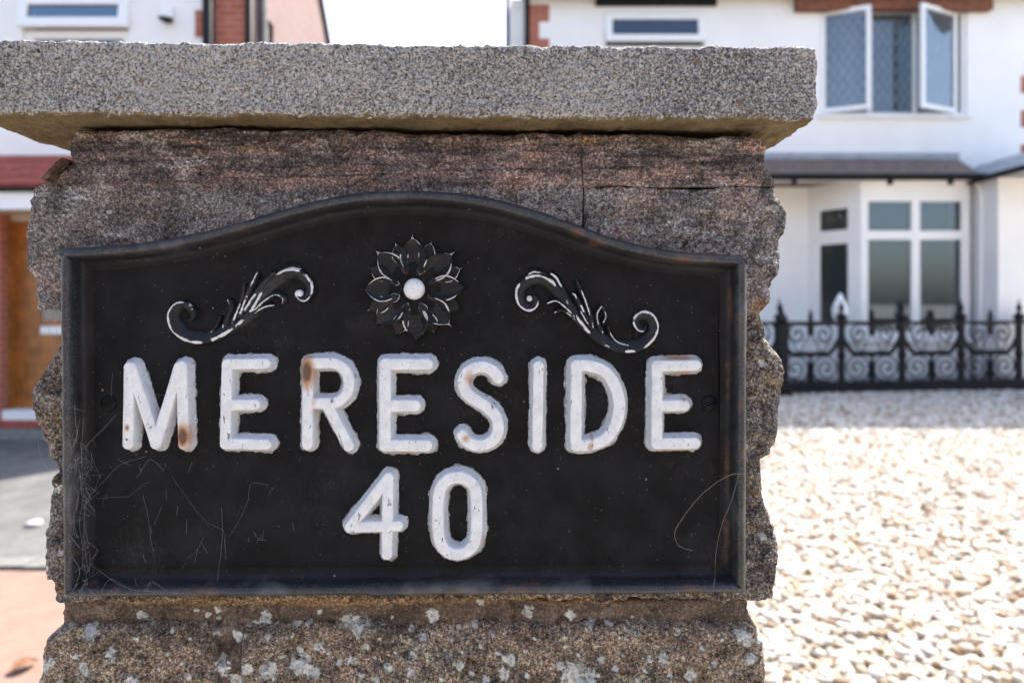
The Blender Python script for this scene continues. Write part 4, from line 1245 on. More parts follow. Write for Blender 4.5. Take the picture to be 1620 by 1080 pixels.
# ------------------------------------------------------------------ cap stone
def build_cap():
    d0 = 0.4555
    s_ = d0 / FPX
    xl, xr = -72.0, 1293.0
    step = 2.6
    nu = int((xr - xl) / step) + 1
    hpx = 118.0
    W_, H_, D_ = (xr - xl) * s_, hpx * s_, 0.565
    cxm = ((xl + xr) / 2 - 810) * s_
    # cross-section loop (y depth, z) from back-bottom to front to back-top with dense front
    prof = []
    r = 0.0035
    ny = 60
    for t in np.linspace(0, 1, 46)[:-1]:
        prof.append((0.16 * (1 - t) + r * t, 0.0))
    for a_ in np.linspace(-90, -180, 4)[:-1]:
        prof.append((r + r * math.cos(math.radians(a_)), r + r * math.sin(math.radians(a_))))
    for t in np.linspace(0, 1, int(hpx / step))[:-1]:
        prof.append((0.0, r + (H_ - 2 * r) * t))
    for a_ in np.linspace(180, 90, 4):
        prof.append((r + r * math.cos(math.radians(a_)), H_ - r + r * math.sin(math.radians(a_))))
    for t in np.linspace(0, 1, 30)[1:]:
        prof.append((r + (0.16 - r) * t, H_))
    prof = [(D_, 0.0), (0.35, 0.0)] + prof + [(0.35, H_), (D_, H_)]
    prof = np.array(prof)
    U_ = np.linspace(-W_ / 2, W_ / 2, nu)
    # end rounding: shrink the section slightly at the ends
    e_ = np.clip((W_ / 2 - np.abs(U_)) / 0.005, 0, 1)
    shrink = 0.0035 * (1 - np.sqrt(1 - (1 - e_) ** 2))
    V = []
    for i_, u in enumerate(U_):
        p = prof.copy()
        p[:, 0] = np.clip(p[:, 0], shrink[i_], D_ - shrink[i_])
        p[:, 1] = np.clip(p[:, 1], shrink[i_], H_ - shrink[i_])
        V.append(np.stack([np.full(len(p), u), p[:, 0], p[:, 1]], 1))
    V = np.stack(V)      # nu, np, 3
    m_ = V.shape[1]
    idx = np.arange(nu * m_).reshape(nu, m_)
    F = [np.stack([idx[:-1, :-1], idx[:-1, 1:], idx[1:, 1:], idx[1:, :-1]], -1).reshape(-1, 4)]
    F.append(np.stack([idx[:-1, -1], idx[:-1, 0], idx[1:, 0], idx[1:, -1]], -1).reshape(-1, 4))
    V2 = V.reshape(-1, 3)
    q_ = V2.copy()
    nrm = np.stack([np.zeros(len(V2)), V2[:, 1] * 0, V2[:, 2] * 0], 1)
    nfr = fbm(q_ * 45, 3, 5) * 0.0009 + fbm(q_ * 260, 3, 6, 0.65) * 0.00085 + fbm(q_ * 640, 2, 7) * 0.0005
    n2 = fbm(q_ * 45 + 50, 3, 15) * 0.0008 + fbm(q_ * 240 + 9, 3, 16, 0.65) * 0.0008
    n3 = fbm(q_ * 60 + 20, 3, 25) * 0.0010 + fbm(q_ * 240 + 90, 3, 26, 0.65) * 0.0009
    front = np.clip(1 - V2[:, 1] / 0.008, 0, 1)
    V2[:, 1] += nfr * front
    V2[:, 2] += n2
    endm = np.clip(1 - (W_ / 2 - np.abs(V2[:, 0])) / 0.02, 0, 1)
    V2[:, 0] += n3 * endm
    # chips along the right-hand lower arris
    # ends: fan caps
    c0 = len(V2)
    V3 = np.concatenate([V2, [[-W_ / 2, D_ / 2, H_ / 2], [W_ / 2, D_ / 2, H_ / 2]]])
    l0, l1 = idx[0], idx[-1]
    tri0 = np.stack([np.roll(l0, -1), l0, np.full(m_, c0), np.full(m_, c0)], -1)
    # roll about the depth axis: right end a little lower
    ang = math.radians(-0.45)
    R_ = np.array([[math.cos(ang), 0, -math.sin(ang)], [0, 1, 0], [math.sin(ang), 0, math.cos(ang)]])
    V3 = V3 @ R_.T
    zb = EYE + (HOR - 186.0) * s_
    V3 += np.array([cxm, d0, zb])
    me_faces = np.concatenate(F)
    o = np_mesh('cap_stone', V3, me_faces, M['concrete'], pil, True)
    # close the two ends
    bm = bmesh.new(); bm.from_mesh(o.data); bm.verts.ensure_lookup_table()
    for lp, rev in ((l0, False), (l1, True)):
        vs = [bm.verts[int(i_)] for i_ in lp]
        try:
            bm.faces.new(vs[::-1] if rev else vs)
        except ValueError:
            pass
    bmesh.ops.recalc_face_normals(bm, faces=bm.faces[:])
    bm.to_mesh(o.data); bm.free()
    o['label'] = 'grey weathered concrete cap slab'
build_cap()

# ================================================================== THE NAME PLAQUE
DF = 0.4725          # depth of the plaque's flat field
DL = 0.4655          # depth of the letter faces
DR = 0.4580          # depth of the rim crest
plq = empty('name_plaque', (P(640, 940, DP).x, DP, P(640, 940, DP).z))
tag(plq, 'black cast iron plaque with raised white letters MERESIDE 40 on the pillar', 'name plaque')

def outline():
    top = [(101, 394), (140, 391), (190, 388), (250, 381), (320, 368), (390, 350), (460, 329), (530, 312), (590, 304.5), (650, 302.5), (710, 305), (770, 313), (830, 328), (890, 348), (950, 370), (1010, 387), (1070, 397), (1130, 401), (1181, 403)]
    c = [tuple(p) for p in catmull(top, 7)]
    rt = [(1180 - 2 * t, 403 + (935 - 403) * t) for t in np.linspace(0, 1, 60)[1:]]
    bt = [(1178 + (106 - 1178) * t, 935 + (942 - 935) * t) for t in np.linspace(0, 1, 110)[1:]]
    lf = [(106 + (101 - 106) * t, 942 + (394 - 942) * t) for t in np.linspace(0, 1, 60)[1:-1]]
    return np.array(c + rt + bt + lf)

def build_plate():
    O = outline()
    sc = 0.4655 / FPX
    pts = np.stack([(O[:, 0] - 810) * sc, EYE + (HOR - O[:, 1]) * sc], 1)   # x, z ; clockwise seen from the camera
    n_ = len(pts)
    pv, nx_ = np.roll(pts, 1, 0), np.roll(pts, -1, 0)
    t1 = pts - pv; t1 /= np.linalg.norm(t1, axis=1, keepdims=True)
    t2 = nx_ - pts; t2 /= np.linalg.norm(t2, axis=1, keepdims=True)
    n1 = np.stack([t1[:, 1], -t1[:, 0]], 1); n2 = np.stack([t2[:, 1], -t2[:, 0]], 1)
    bis = n1 + n2
    bis /= np.linalg.norm(bis, axis=1, keepdims=True)
    mit = 1 / np.clip((bis * n1).sum(1), 0.4, 1)
    inn = bis * mit[:, None]
    # profile of the rim: (inset mm, distance of the surface towards the camera from the field, mm)
    prof = [(0.0, -7.0), (0.0, 0.0), (0.0, 6.0), (0.15, 8.4), (0.6, 10.4), (1.4, 12.2), (2.5, 13.6), (3.8, 14.4), (5.0, 14.5), (6.1, 13.8), (7.0, 12.2), (7.6, 10.0), (8.0, 7.4), (8.4, 5.0), (9.0, 3.0), (9.9, 1.6), (11.2, 0.7), (12.8, 0.25), (14.2, 0.07), (15.4, 0.0)]
    V, rust = [], []
    for s_, h in prof:
        q_ = pts + inn * (s_ / 1000)
        dep = np.full(n_, DF - h / 1000)
        V.append(np.stack([q_[:, 0], dep, q_[:, 1]], 1))
    V = np.stack(V)
    k_ = len(prof)
    flat_ = V.reshape(-1, 3)
    nn = fbm(flat_ * 55, 3, 91) * 0.0006 + fbm(flat_ * 190, 3, 93) * 0.00022
    wgt = np.clip(np.repeat(np.array([p[1] for p in prof]), n_) / 6.0, 0, 1)
    flat_[:, 1] += nn * wgt
    flat_[:, 2] += fbm(flat_ * 60 + 40, 3, 95) * 0.0004 * wgt
    idx = np.arange(k_ * n_).reshape(k_, n_)
    nxt = np.roll(idx, -1, 1)
    F = np.stack([idx[:-1], nxt[:-1], nxt[1:], idx[1:]], -1).reshape(-1, 4)
    # rust stains (photo pixel spots on the rim)
    rr = np.zeros(len(flat_))
    px_ = flat_[:, 0] / flat_[:, 1] * FPX + 810; py_ = HOR - (flat_[:, 2] - EYE) / flat_[:, 1] * FPX
    for (cx, cy_, ax, ay, v) in [(912, 368, 14, 8, 1.2), (945, 385, 22, 7, 1.1), (1118, 408, 12, 9, 0.9), (1155, 480, 7, 45, 0.75), (1152, 600, 7, 60, 0.7), (1172, 640, 6, 20, 0.9), (1150, 740, 7, 60, 0.8), (1148, 850, 8, 50, 0.8), (130, 935, 10, 6, 0.9), (112, 690, 6, 40, 0.5), (148, 920, 12, 6, 0.8), (300, 933, 40, 4, 0.5), (450, 932, 30, 4, 0.6), (1020, 930, 30, 4, 0.5), (220, 412, 70, 5, 0.55), (118, 560, 5, 40, 0.5)]:
        rr = np.maximum(rr, v * np.exp(-((px_ - cx) / ax) ** 2 - ((py_ - cy_) / ay) ** 2))
    o = np_mesh('rim', flat_, F, M['rim'], plq, True, {'rust': rr, 'white': np.zeros(len(flat_)), 'crest': np.clip(np.repeat(np.array([p[1] for p in prof]), n_) / 9.0 - 0.05, 0, 1)})
    o['label'] = 'raised rounded rim with a swept arched top'
    # the field: a slightly uneven sheet inside the rim
    loop = pts + inn * 0.0154
    step = 0.0030
    bm = bmesh.new()
    vs = [bm.verts.new((p[0], DF, p[1])) for p in loop]
    f = bm.faces.new(vs)
    bmesh.ops.triangulate(bm, faces=[f])
    me = bpy.data.meshes.new('field')
    bmesh.ops.recalc_face_normals(bm, faces=bm.faces[:])
    off = origin_of(plq)
    for v in bm.verts: v.co -= off
    bm.to_mesh(me); bm.free()
    for nm in ('rust', 'white'):
        me.attributes.new(nm, 'FLOAT', 'POINT')
    link('field', me, M['plate'], plq)
    bk = bmesh.new()
build_plate()

def seg_dist(XX, YY, poly):
    dmin = np.full(XX.shape, 1e9)
    for (x1, y1), (x2, y2) in zip(poly[:-1], poly[1:]):
        dx, dy = x2 - x1, y2 - y1
        L2 = dx * dx + dy * dy + 1e-9
        t = np.clip(((XX - x1) * dx + (YY - y1) * dy) / L2, 0, 1)
        dmin = np.minimum(dmin, np.hypot(XX - (x1 + t * dx), YY - (y1 + t * dy)))
    return dmin

def arc(cx, cy_, rx, ry, a0, a1, n=16):
    return [(cx + rx * math.cos(math.radians(t)), cy_ + ry * math.sin(math.radians(t))) for t in np.linspace(a0, a1, n)]

LET = [
    ('M', [[(204, 581), (202, 702)], [(207, 581), (246, 702)], [(246, 702), (283, 581)], [(287, 579), (290, 703)]], 15.5),
    ('E', [[(359, 576), (356, 702)], [(359, 576), (419, 575)], [(358, 641), (403, 640)], [(356, 702), (421, 703)]], 15.5),
    ('R', [[(487, 575), (486, 703)], [(487, 575), (520, 574)] + arc(522, 606, 30, 32, -90, 90) + [(487, 638)], [(517, 640), (551, 705)]], 15.5),
    ('E', [[(609, 576), (609, 705)], [(609, 576), (676, 576)], [(609, 642), (656, 642)], [(609, 705), (675, 705)]], 16.5),
    ('S', [catmull([(788, 598), (779, 586), (761, 580), (743, 586), (733, 602), (737, 620), (752, 633), (770, 644), (785, 660), (788, 682), (778, 698), (759, 705), (741, 700), (731, 688)], 6)], 16.0),
    ('I', [[(852, 579), (850, 706)]], 15.0),
    ('D', [[(912, 578), (911, 705)], [(912, 578), (930, 578)] + catmull([(930, 578), (956, 587), (974, 612), (980, 642), (974, 672), (957, 695), (930, 705)], 6) + [(911, 705)]], 16.5),
    ('E', [[(1040, 579), (1039, 702)], [(1040, 579), (1101, 578)], [(1040, 642), (1083, 641)], [(1039, 702), (1100, 701)]], 16.0),
    ('4', [[(614, 756), (553, 834), (629, 832)], [(614, 756), (612, 877)]], 15.5),
    ('0', [catmull([(693, 795), (697, 772), (709, 759), (724, 755), (739, 759), (751, 772), (754, 795), (754, 838), (750, 860), (738, 873), (723, 877), (708, 873), (697, 860), (693, 838)], 5, True)], 16.5),
]
LET[-1][1][0].append(LET[-1][1][0][0])
RUST = [(290, 690, 11, 20, 1.15), (290, 686, 6, 6, 0.5), (202, 676, 4, 6, 0.75), (486, 588, 12, 26, 0.95), (480, 578, 8, 12, 0.5), (497, 640, 5, 30, 0.35), (737, 693, 7, 7, 0.55), (742, 598, 8, 14, 0.5), (934, 706, 5, 7, 0.6), (937, 693, 4, 9, 0.45), (1075, 566, 30, 4, 0.6), (1085, 592, 25, 4, 0.5), (640, 718, 30, 3, 0.5), (767, 860, 5, 8, 0.5), (1070, 716, 30, 3, 0.55), (1082, 632, 4, 4, 0.5)]

def build_letter(ch, strokes, hw, seed):
    allp = np.array([p for s_ in strokes for p in s_])
    pad = hw + 9
    x0, x1 = allp[:, 0].min() - pad, allp[:, 0].max() + pad
    y0, y1 = allp[:, 1].min() - pad, allp[:, 1].max() + pad
    st = 0.9
    gx, gy = np.arange(x0, x1, st), np.arange(y0, y1, st)
    XX, YY = np.meshgrid(gx, gy)
    q_ = np.stack([XX.ravel() * 0.035, YY.ravel() * 0.035, np.full(XX.size, seed * 5.3)], 1)
    wob = fbm(q_, 3, seed).reshape(XX.shape)
    rag = fbm(q_ * 6.0, 4, seed + 4, 0.6).reshape(XX.shape)
    dist = np.full(XX.shape, 1e9)
    for s_ in strokes:
        dist = np.minimum(dist, seg_dist(XX, YY, s_))
    dw = dist + wob * 0.45 + rag * 0.22
    hw = hw - 1.8
    flat_w = hw * 0.57
    t = np.clip((dw - flat_w) / (hw - flat_w), 0, 1)
    prof = 1 - t * 0.96
    crown = -0.06 * np.clip(dw / flat_w, 0, 1) ** 2
    h = 0.0076 * np.clip(prof + crown, 0, 1) + 0.00028
    h += (wob * 0.00018 + rag * 0.00012)
    lump = np.clip(fbm(q_ * 1.7 + 9, 2, seed + 8).reshape(XX.shape), 0, 1)
    lim = hw + 1.1 + rag * 0.9 + wob * 0.5 + lump * 2.6
    h = np.where(dist > hw, 0.00028 + rag * 0.00006, h)
    sd = dist - lim
    inside = sd < 0
    keep = inside[:-1, :-1] | inside[1:, :-1] | inside[1:, 1:] | inside[:-1, 1:]
    # pull the outside vertices of border cells onto the paint edge
    gyv, gxv = np.gradient(sd, st)
    gl = np.maximum(gxv ** 2 + gyv ** 2, 0.25)
    mv = np.where(inside, 0, np.clip(sd, 0, 1.6) / gl)
    PXX, PYY = XX - gxv * mv, YY - gyv * mv
    h = np.where(inside, h, 0.00002)
    idx = np.arange(XX.size).reshape(XX.shape)
    F = np.stack([idx[:-1, :-1], idx[1:, :-1], idx[1:, 1:], idx[:-1, 1:]], -1)[keep]
    used = np.unique(F)
    rem = np.full(XX.size, -1); rem[used] = np.arange(len(used))
    sc = DL / FPX
    V = np.stack([(PXX - 810) * sc, DF - h, EYE + (HOR - PYY) * sc], -1).reshape(-1, 3)[used]
    xx, yy = XX.ravel()[used], YY.ravel()[used]
    rr = np.zeros(len(used))
    for (cx, cy_, ax, ay, v) in RUST:
        rr = np.maximum(rr, min(1.2, v * 1.3) * np.exp(-((xx - cx) / (ax * 1.1)) ** 2 - ((yy - cy_) / (ay * 1.1)) ** 2))
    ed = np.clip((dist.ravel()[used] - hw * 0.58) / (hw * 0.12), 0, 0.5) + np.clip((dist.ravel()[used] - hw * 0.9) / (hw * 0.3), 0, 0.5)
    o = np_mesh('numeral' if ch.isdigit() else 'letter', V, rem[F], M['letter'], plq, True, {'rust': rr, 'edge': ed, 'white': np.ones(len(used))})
    o['label'] = 'raised white %s %s with flaking paint' % ('numeral' if ch.isdigit() else 'letter', ch)
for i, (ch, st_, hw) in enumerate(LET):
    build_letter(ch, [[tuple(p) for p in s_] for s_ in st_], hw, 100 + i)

# ---- flower
def petal(name, c, ang, r0, r1, hw, h0, h1, cup, tip, parent, seed, wedge=0.8, nu=26, nv=17, skew=0.0):
    """cupped pointed petal radiating from pixel c; heights in mm towards the camera"""
    U_ = np.linspace(0, 1, nu); V_ = np.linspace(-1, 1, nv)
    UU, VV = np.meshgrid(U_, V_, indexing='ij')
    wid = hw * np.power(np.sin(np.pi * np.clip(0.06 + 0.94 * UU, 0.0, 1) ** 1.15), 0.85) + 0.4
    rad = r0 + (r1 - r0) * UU + tip * (UU ** 3) * (1 - np.abs(VV))
    lat = wid * VV + skew * UU * UU
    env = np.sin(np.pi * np.clip(UU * 0.80 + 0.14, 0, 1))
    hgt = h0 + (h1 - h0) * UU + cup * (np.abs(VV) ** 3.0) * env
    hgt = hgt + 0.35 * np.exp(-(VV / 0.10) ** 2) * np.sin(np.pi * UU)
    hgt = hgt + 0.35 * cup * np.clip((UU - 0.72) / 0.28, 0, 1) ** 2 * (1 - np.abs(VV) ** 2)
    a_ = math.radians(ang)
    ex, ey = math.cos(a_), math.sin(a_)
    PX = c[0] + ex * rad - ey * lat
    PY = c[1] + ey * rad + ex * lat
    q_ = np.stack([PX.ravel() * 0.12, PY.ravel() * 0.12, np.full(PX.size, seed)], 1)
    hgt = hgt + (fbm(q_, 3, seed) * 0.30).reshape(PX.shape)
    hgt = np.maximum(hgt, 0.3)
    sc = DL / FPX
    top = np.stack([(PX - 810) * sc, DF - hgt / 1000, EYE + (HOR - PY) * sc], -1).reshape(-1, 3)
    idx = np.arange(nu * nv).reshape(nu, nv)
    F = np.stack([idx[:-1, :-1], idx[:-1, 1:], idx[1:, 1:], idx[1:, :-1]], -1).reshape(-1, 4)
    loop = np.concatenate([idx[0, :-1], idx[:-1, -1], idx[-1, :0:-1], idx[:0:-1, 0]])
    # skirt down to the field
    cen = np.array([PX.mean(), PY.mean()])
    bx_ = PX.ravel()[loop]; by_ = PY.ravel()[loop]
    bx_ = bx_ + (bx_ - cen[0]) * 0.07; by_ = by_ + (by_ - cen[1]) * 0.07
    bot = np.stack([(bx_ - 810) * sc, np.full(len(loop), DF + 0.0002), EYE + (HOR - by_) * sc], -1)
    ii = np.arange(len(top), len(top) + len(loop))
    F = np.concatenate([F, np.stack([loop, np.roll(loop, -1), np.roll(ii, -1), ii], -1)])
    wh = np.clip(np.maximum((np.abs(VV) - 0.82) / 0.15, (UU - 0.93) / 0.07), 0, 1) * (np.where(UU > 0.25, 1, 0.4))
    patch = np.clip(vnoise(q_ * 0.55 + 13, seed + 3).reshape(PX.shape) * 2.5 + 0.75, 0.2, 1)
    wh = (wh * patch * 1.05).ravel()
    wh = np.concatenate([wh, np.zeros(len(loop))])
    q2 = vnoise(q_ * 0.35 + 5, 77)
    rr = np.concatenate([np.clip(q2, 0, 1) * 0.55, np.zeros(len(loop))])
    V = np.concatenate([top, bot])
    o = np_mesh(name, V, F, M['ornament'], parent, True, {'white': wh, 'rust': rr})
    bm = bmesh.new(); bm.from_mesh(o.data)
    bmesh.ops.recalc_face_normals(bm, faces=bm.faces[:]); bm.to_mesh(o.data); bm.free()
    return o

FC = (654, 457)
# the flower's base disc carries petals and boss
def disc(name, c, prof, mat, parent, n=32, white=0.0):
    sc = DL / FPX
    V, F = [], []
    for r_, h in prof:
        for k_ in range(n):
            a_ = 2 * math.pi * k_ / n
            V.append(((c[0] + r_ * math.cos(a_) - 810) * sc, DF - h / 1000, EYE + (HOR - (c[1] + r_ * math.sin(a_))) * sc))
    m_ = len(prof)
    for i_ in range(m_ - 1):
        for k_ in range(n):
            k2 = (k_ + 1) % n
            F.append((i_ * n + k_, i_ * n + k2, (i_ + 1) * n + k2, (i_ + 1) * n + k_))
    V = np.array(V)
    q_ = V * 260
    V[:, 1] += fbm(q_, 3, 5) * 0.0003
    V[:, 0] += fbm(q_ + 9, 2, 6) * 0.0002
    return np_mesh(name, V, np.array(F), mat, parent, True, {'white': np.full(len(V), white), 'rust': np.zeros(len(V)), 'edge': np.zeros(len(V))})
flower = disc('flower', FC, [(50, -0.2), (48, 2.2), (40, 3.2), (26, 3.0), (20, 2.6), (0.5, 2.6)], M['plate'], plq)
flower['label'] = 'raised black flower with worn white petal edges'
for k in range(8):
    petal('petal', FC, 22.5 + k * 45 + random.uniform(-3, 3), 40, 77 + random.uniform(-2, 2), 12.5, 2.6, 2.2, 2.2, 4, flower, 200 + k)
for k in range(8):
    petal('petal', FC, k * 45 + random.uniform(-3, 3), 20, 79 + random.uniform(-2, 2), 18.8 + random.uniform(-0.8, 0.8), 2.4, 3.0, 4.8, 6, flower, 220 + k)
for k in range(8):
    petal('inner_petal', FC, 22.5 + k * 45 + random.uniform(-4, 4), 46, 25, 6.5, 3.6, 6.4, -1.8, -1, flower, 240 + k, nu=16, nv=11)
disc('boss', FC, [(17.5, 2.0), (16.5, 4.0), (14.5, 6.0), (11, 7.4), (6, 8.1), (0.5, 8.3)], M['letter'], flower, 32, 1.0)['label'] = 'white domed centre of the flower'

# ---- acanthus scrolls: ridged ribbons swept along traced curves
def ridge(name, pts, w0, w1, h0, h1, parent, seed, side=0.0, white=0.8, wmid=None, n=6):
    path = np.array(catmull(pts, 7))
    m_ = len(path)
    T = np.gradient(path, axis=0); T /= np.linalg.norm(T, axis=1, keepdims=True) + 1e-9
    N = np.stack([-T[:, 1], T[:, 0]], 1)
    s_ = np.linspace(0, 1, m_)
    wd = w0 + (w1 - w0) * s_
    if wmid is not None: wd = wd + (wmid - (w0 + w1) / 2) * np.sin(np.pi * s_)
    ht = h0 + (h1 - h0) * s_
    tip = np.clip(np.minimum(s_, 1 - s_) / 0.06, 0.12, 1)
    wd = wd * np.sqrt(tip)
    sec = np.linspace(-1, 1, 11)
    sc = DL / FPX
    V, W_, Rr = [], [], []
    if isinstance(side, tuple):
        c_ = side[0] + (side[1] - side[0]) * (0.5 + 0.5 * np.tanh((s_ - side[2]) * 9))
    else:
        c_ = np.full(m_, side)
    for t in sec:
        q_ = path + N * (wd * t)[:, None]
        # asymmetric ridge: crest displaced to one side, hollow on the other
        prof = np.where(t < c_, 1 - ((c_ - t) / (1 + c_)) ** 1.3, 1 - ((t - c_) / (1 - c_)) ** 1.3)
        prof = np.clip(prof, 0.0, 1) ** 0.75
        h = ht * prof * (0.6 + 0.4 * tip) + 0.15
        if abs(t) == 1: h = np.full(m_, -0.25)
        V.append(np.stack([(q_[:, 0] - 810) * sc, DF - h / 1000, EYE + (HOR - q_[:, 1]) * sc], 1))
        W_.append(white * 1.12 * np.exp(-((t - c_) / 0.25) ** 2))
    V = np.concatenate(V)
    W_ = np.concatenate(W_)
    q_ = V * 330
    patch = np.clip(vnoise(q_ * 0.45 + seed, seed) * 2.0 + 1.0, 0.35, 1)
    V[:, 1] += fbm(q_, 2, seed) * 0.00025
    idx = np.arange(len(sec) * m_).reshape(len(sec), m_)
    F = np.stack([idx[:-1, :-1], idx[:-1, 1:], idx[1:, 1:], idx[1:, :-1]], -1).reshape(-1, 4)
    o = np_mesh(name, V, F, M['ornament'], parent, True, {'white': W_ * patch, 'rust': np.clip(vnoise(q_ * 0.15 + 3, 9), 0, 1) * 0.5})
    bm = bmesh.new(); bm.from_mesh(o.data)
    bmesh.ops.recalc_face_normals(bm, faces=bm.faces[:])
    # make sure the ridge faces the camera
    bm.to_mesh(o.data); bm.free()
    return o

A = lambda lst: [(240 + x_ / 6.0, 390 + y_ / 6.0) for x_, y_ in lst]
B = lambda lst: [(800 + x_ * 0.1605, 400 + y_ * 0.1605) for x_, y_ in lst]
sA = ridge('scroll_ornament', A([(300, 690), (345, 680), (350, 620), (300, 565), (225, 570), (172, 640), (185, 735), (250, 815), (350, 862), (450, 868), (560, 845), (700, 780), (840, 690), (960, 570), (1050, 440), (1150, 330), (1270, 255), (1380, 265), (1460, 335), (1480, 420), (1440, 490), (1385, 470), (1380, 425)]), 5.5, 5.5, 4.6, 5.0, plq, 301, (0.6, -0.6, 0.58), 0.85, 13.0)
sA['label'] = 'raised acanthus scroll left of the flower'
for i, (ls, w0, w1, h, sd) in enumerate([
    ([(420, 850), (530, 810), (590, 740), (628, 655)], 4, 3, 3.0, 0.3),
    ([(660, 780), (700, 680), (735, 580), (700, 495)], 7, 4.5, 3.6, -0.2),
    ([(740, 730), (800, 600), (845, 470), (855, 345)], 8, 4, 4.2, 0.1),
    ([(800, 690), (860, 520), (920, 370), (985, 240)], 9, 5, 4.6, 0.2),
    ([(870, 620), (960, 480), (1060, 340), (1160, 240)], 9, 6, 4.8, -0.1),
    ([(1020, 420), (1140, 290), (1270, 195), (1400, 205)], 7, 6, 3.0, 0.2),
    ([(860, 670), (960, 590), (1060, 500), (1160, 450), (1235, 490), (1225, 550)], 7, 4, 3.8, 0.2),
    ([(850, 700), (950, 630), (1050, 570), (1140, 555)], 6, 4, 2.8, 0.1)]):
    ridge('leaf_lobe', A(ls), w0 * 1.15, w1 * 1.25, h * 1.25, h * 1.1, sA, 310 + i, sd, 0.72)
disc('volute_eye', A([(1378, 450)])[0], [(7, -0.2), (6.6, 2.5), (5, 3.6), (2.5, 4.2), (0.4, 4.3)], M['letter'], sA, 18, 1.0)
sB = ridge('scroll_ornament', B([(235, 440), (280, 440), (290, 500), (235, 540), (165, 500), (140, 420), (160, 335), (230, 275), (330, 255), (440, 300), (540, 400), (650, 540), (770, 680), (890, 800), (1010, 880), (1130, 920), (1250, 930), (1370, 885), (1450, 800), (1470, 710), (1430, 635), (1360, 615), (1300, 665), (1320, 735), (1375, 750), (1395, 705)]), 5.5, 5.5, 5.0, 4.6, plq, 401, (-0.6, 0.6, 0.42), 0.85, 13.0)
sB['label'] = 'raised acanthus scroll right of the flower'
for i, (ls, w0, w1, h, sd) in enumerate([
    ([(1230, 925), (1110, 890), (1040, 810), (1010, 705)], 4, 3, 3.0, 0.3),
    ([(960, 800), (910, 700), (900, 600), (950, 520)], 7, 4.5, 3.6, 0.2),
    ([(960, 690), (990, 620), (955, 525)], 4, 3.5, 3.0, 0.2),
    ([(870, 760), (830, 600), (770, 420), (700, 265)], 8, 5, 4.6, 0.0),
    ([(830, 700), (760, 560), (700, 440), (660, 400)], 8, 6, 4.4, 0.1),
    ([(620, 480), (560, 360), (500, 250), (440, 200)], 7, 6, 3.6, 0.1),
    ([(480, 300), (380, 210), (290, 180), (220, 210)], 6, 6, 3.0, -0.1),
    ([(700, 640), (600, 540), (500, 470), (400, 500)], 7, 4, 3.8, -0.1),
    ([(740, 690), (640, 610), (550, 560), (480, 590)], 6, 4, 3.2, -0.1),
    ([(880, 770), (800, 680), (740, 570)], 5, 5, 5.2, 0.0)]):
    ridge('leaf_lobe', B(ls), w0 * 1.15, w1 * 1.25, h * 1.25, h * 1.1, sB, 410 + i, sd, 0.75)
disc('volute_eye', B([(238, 450)])[0], [(5, -0.2), (4.6, 2.5), (3.5, 3.6), (0.4, 4.3)], M['letter'], sB, 18, 1.0)

# ---- slotted screws
for (cx, cy_, rot) in ((163, 640, 35), (1127, 640, 20)):
    sw = disc('screw', (cx, cy_), [(13, -0.2), (12.5, 0.9), (10.5, 1.9), (6, 2.4), (0.4, 2.5)], M['plate'], plq, 28)
    sc = DL / FPX
    a_ = math.radians(rot)
    m_ = MB()
    for off in (-2.4, 2.4):
        c0 = (cx - 10 * math.cos(a_) - off * math.sin(a_), cy_ + 10 * math.sin(a_) - off * math.cos(a_))
        c1 = (cx + 10 * math.cos(a_) - off * math.sin(a_), cy_ - 10 * math.sin(a_) - off * math.cos(a_))
        A0 = ((c0[0] - 810) * sc, DF - 0.0024, EYE + (HOR - c0[1]) * sc); A1 = ((c1[0] - 810) * sc, DF - 0.0024, EYE + (HOR - c1[1]) * sc)
        m_.tube([A0, ((A0[0] + A1[0]) / 2, DF - 0.0030, (A0[2] + A1[2]) / 2), A1], 0.0006, 6)
    m_.build('slot_edge', M['plate'], sw, True)

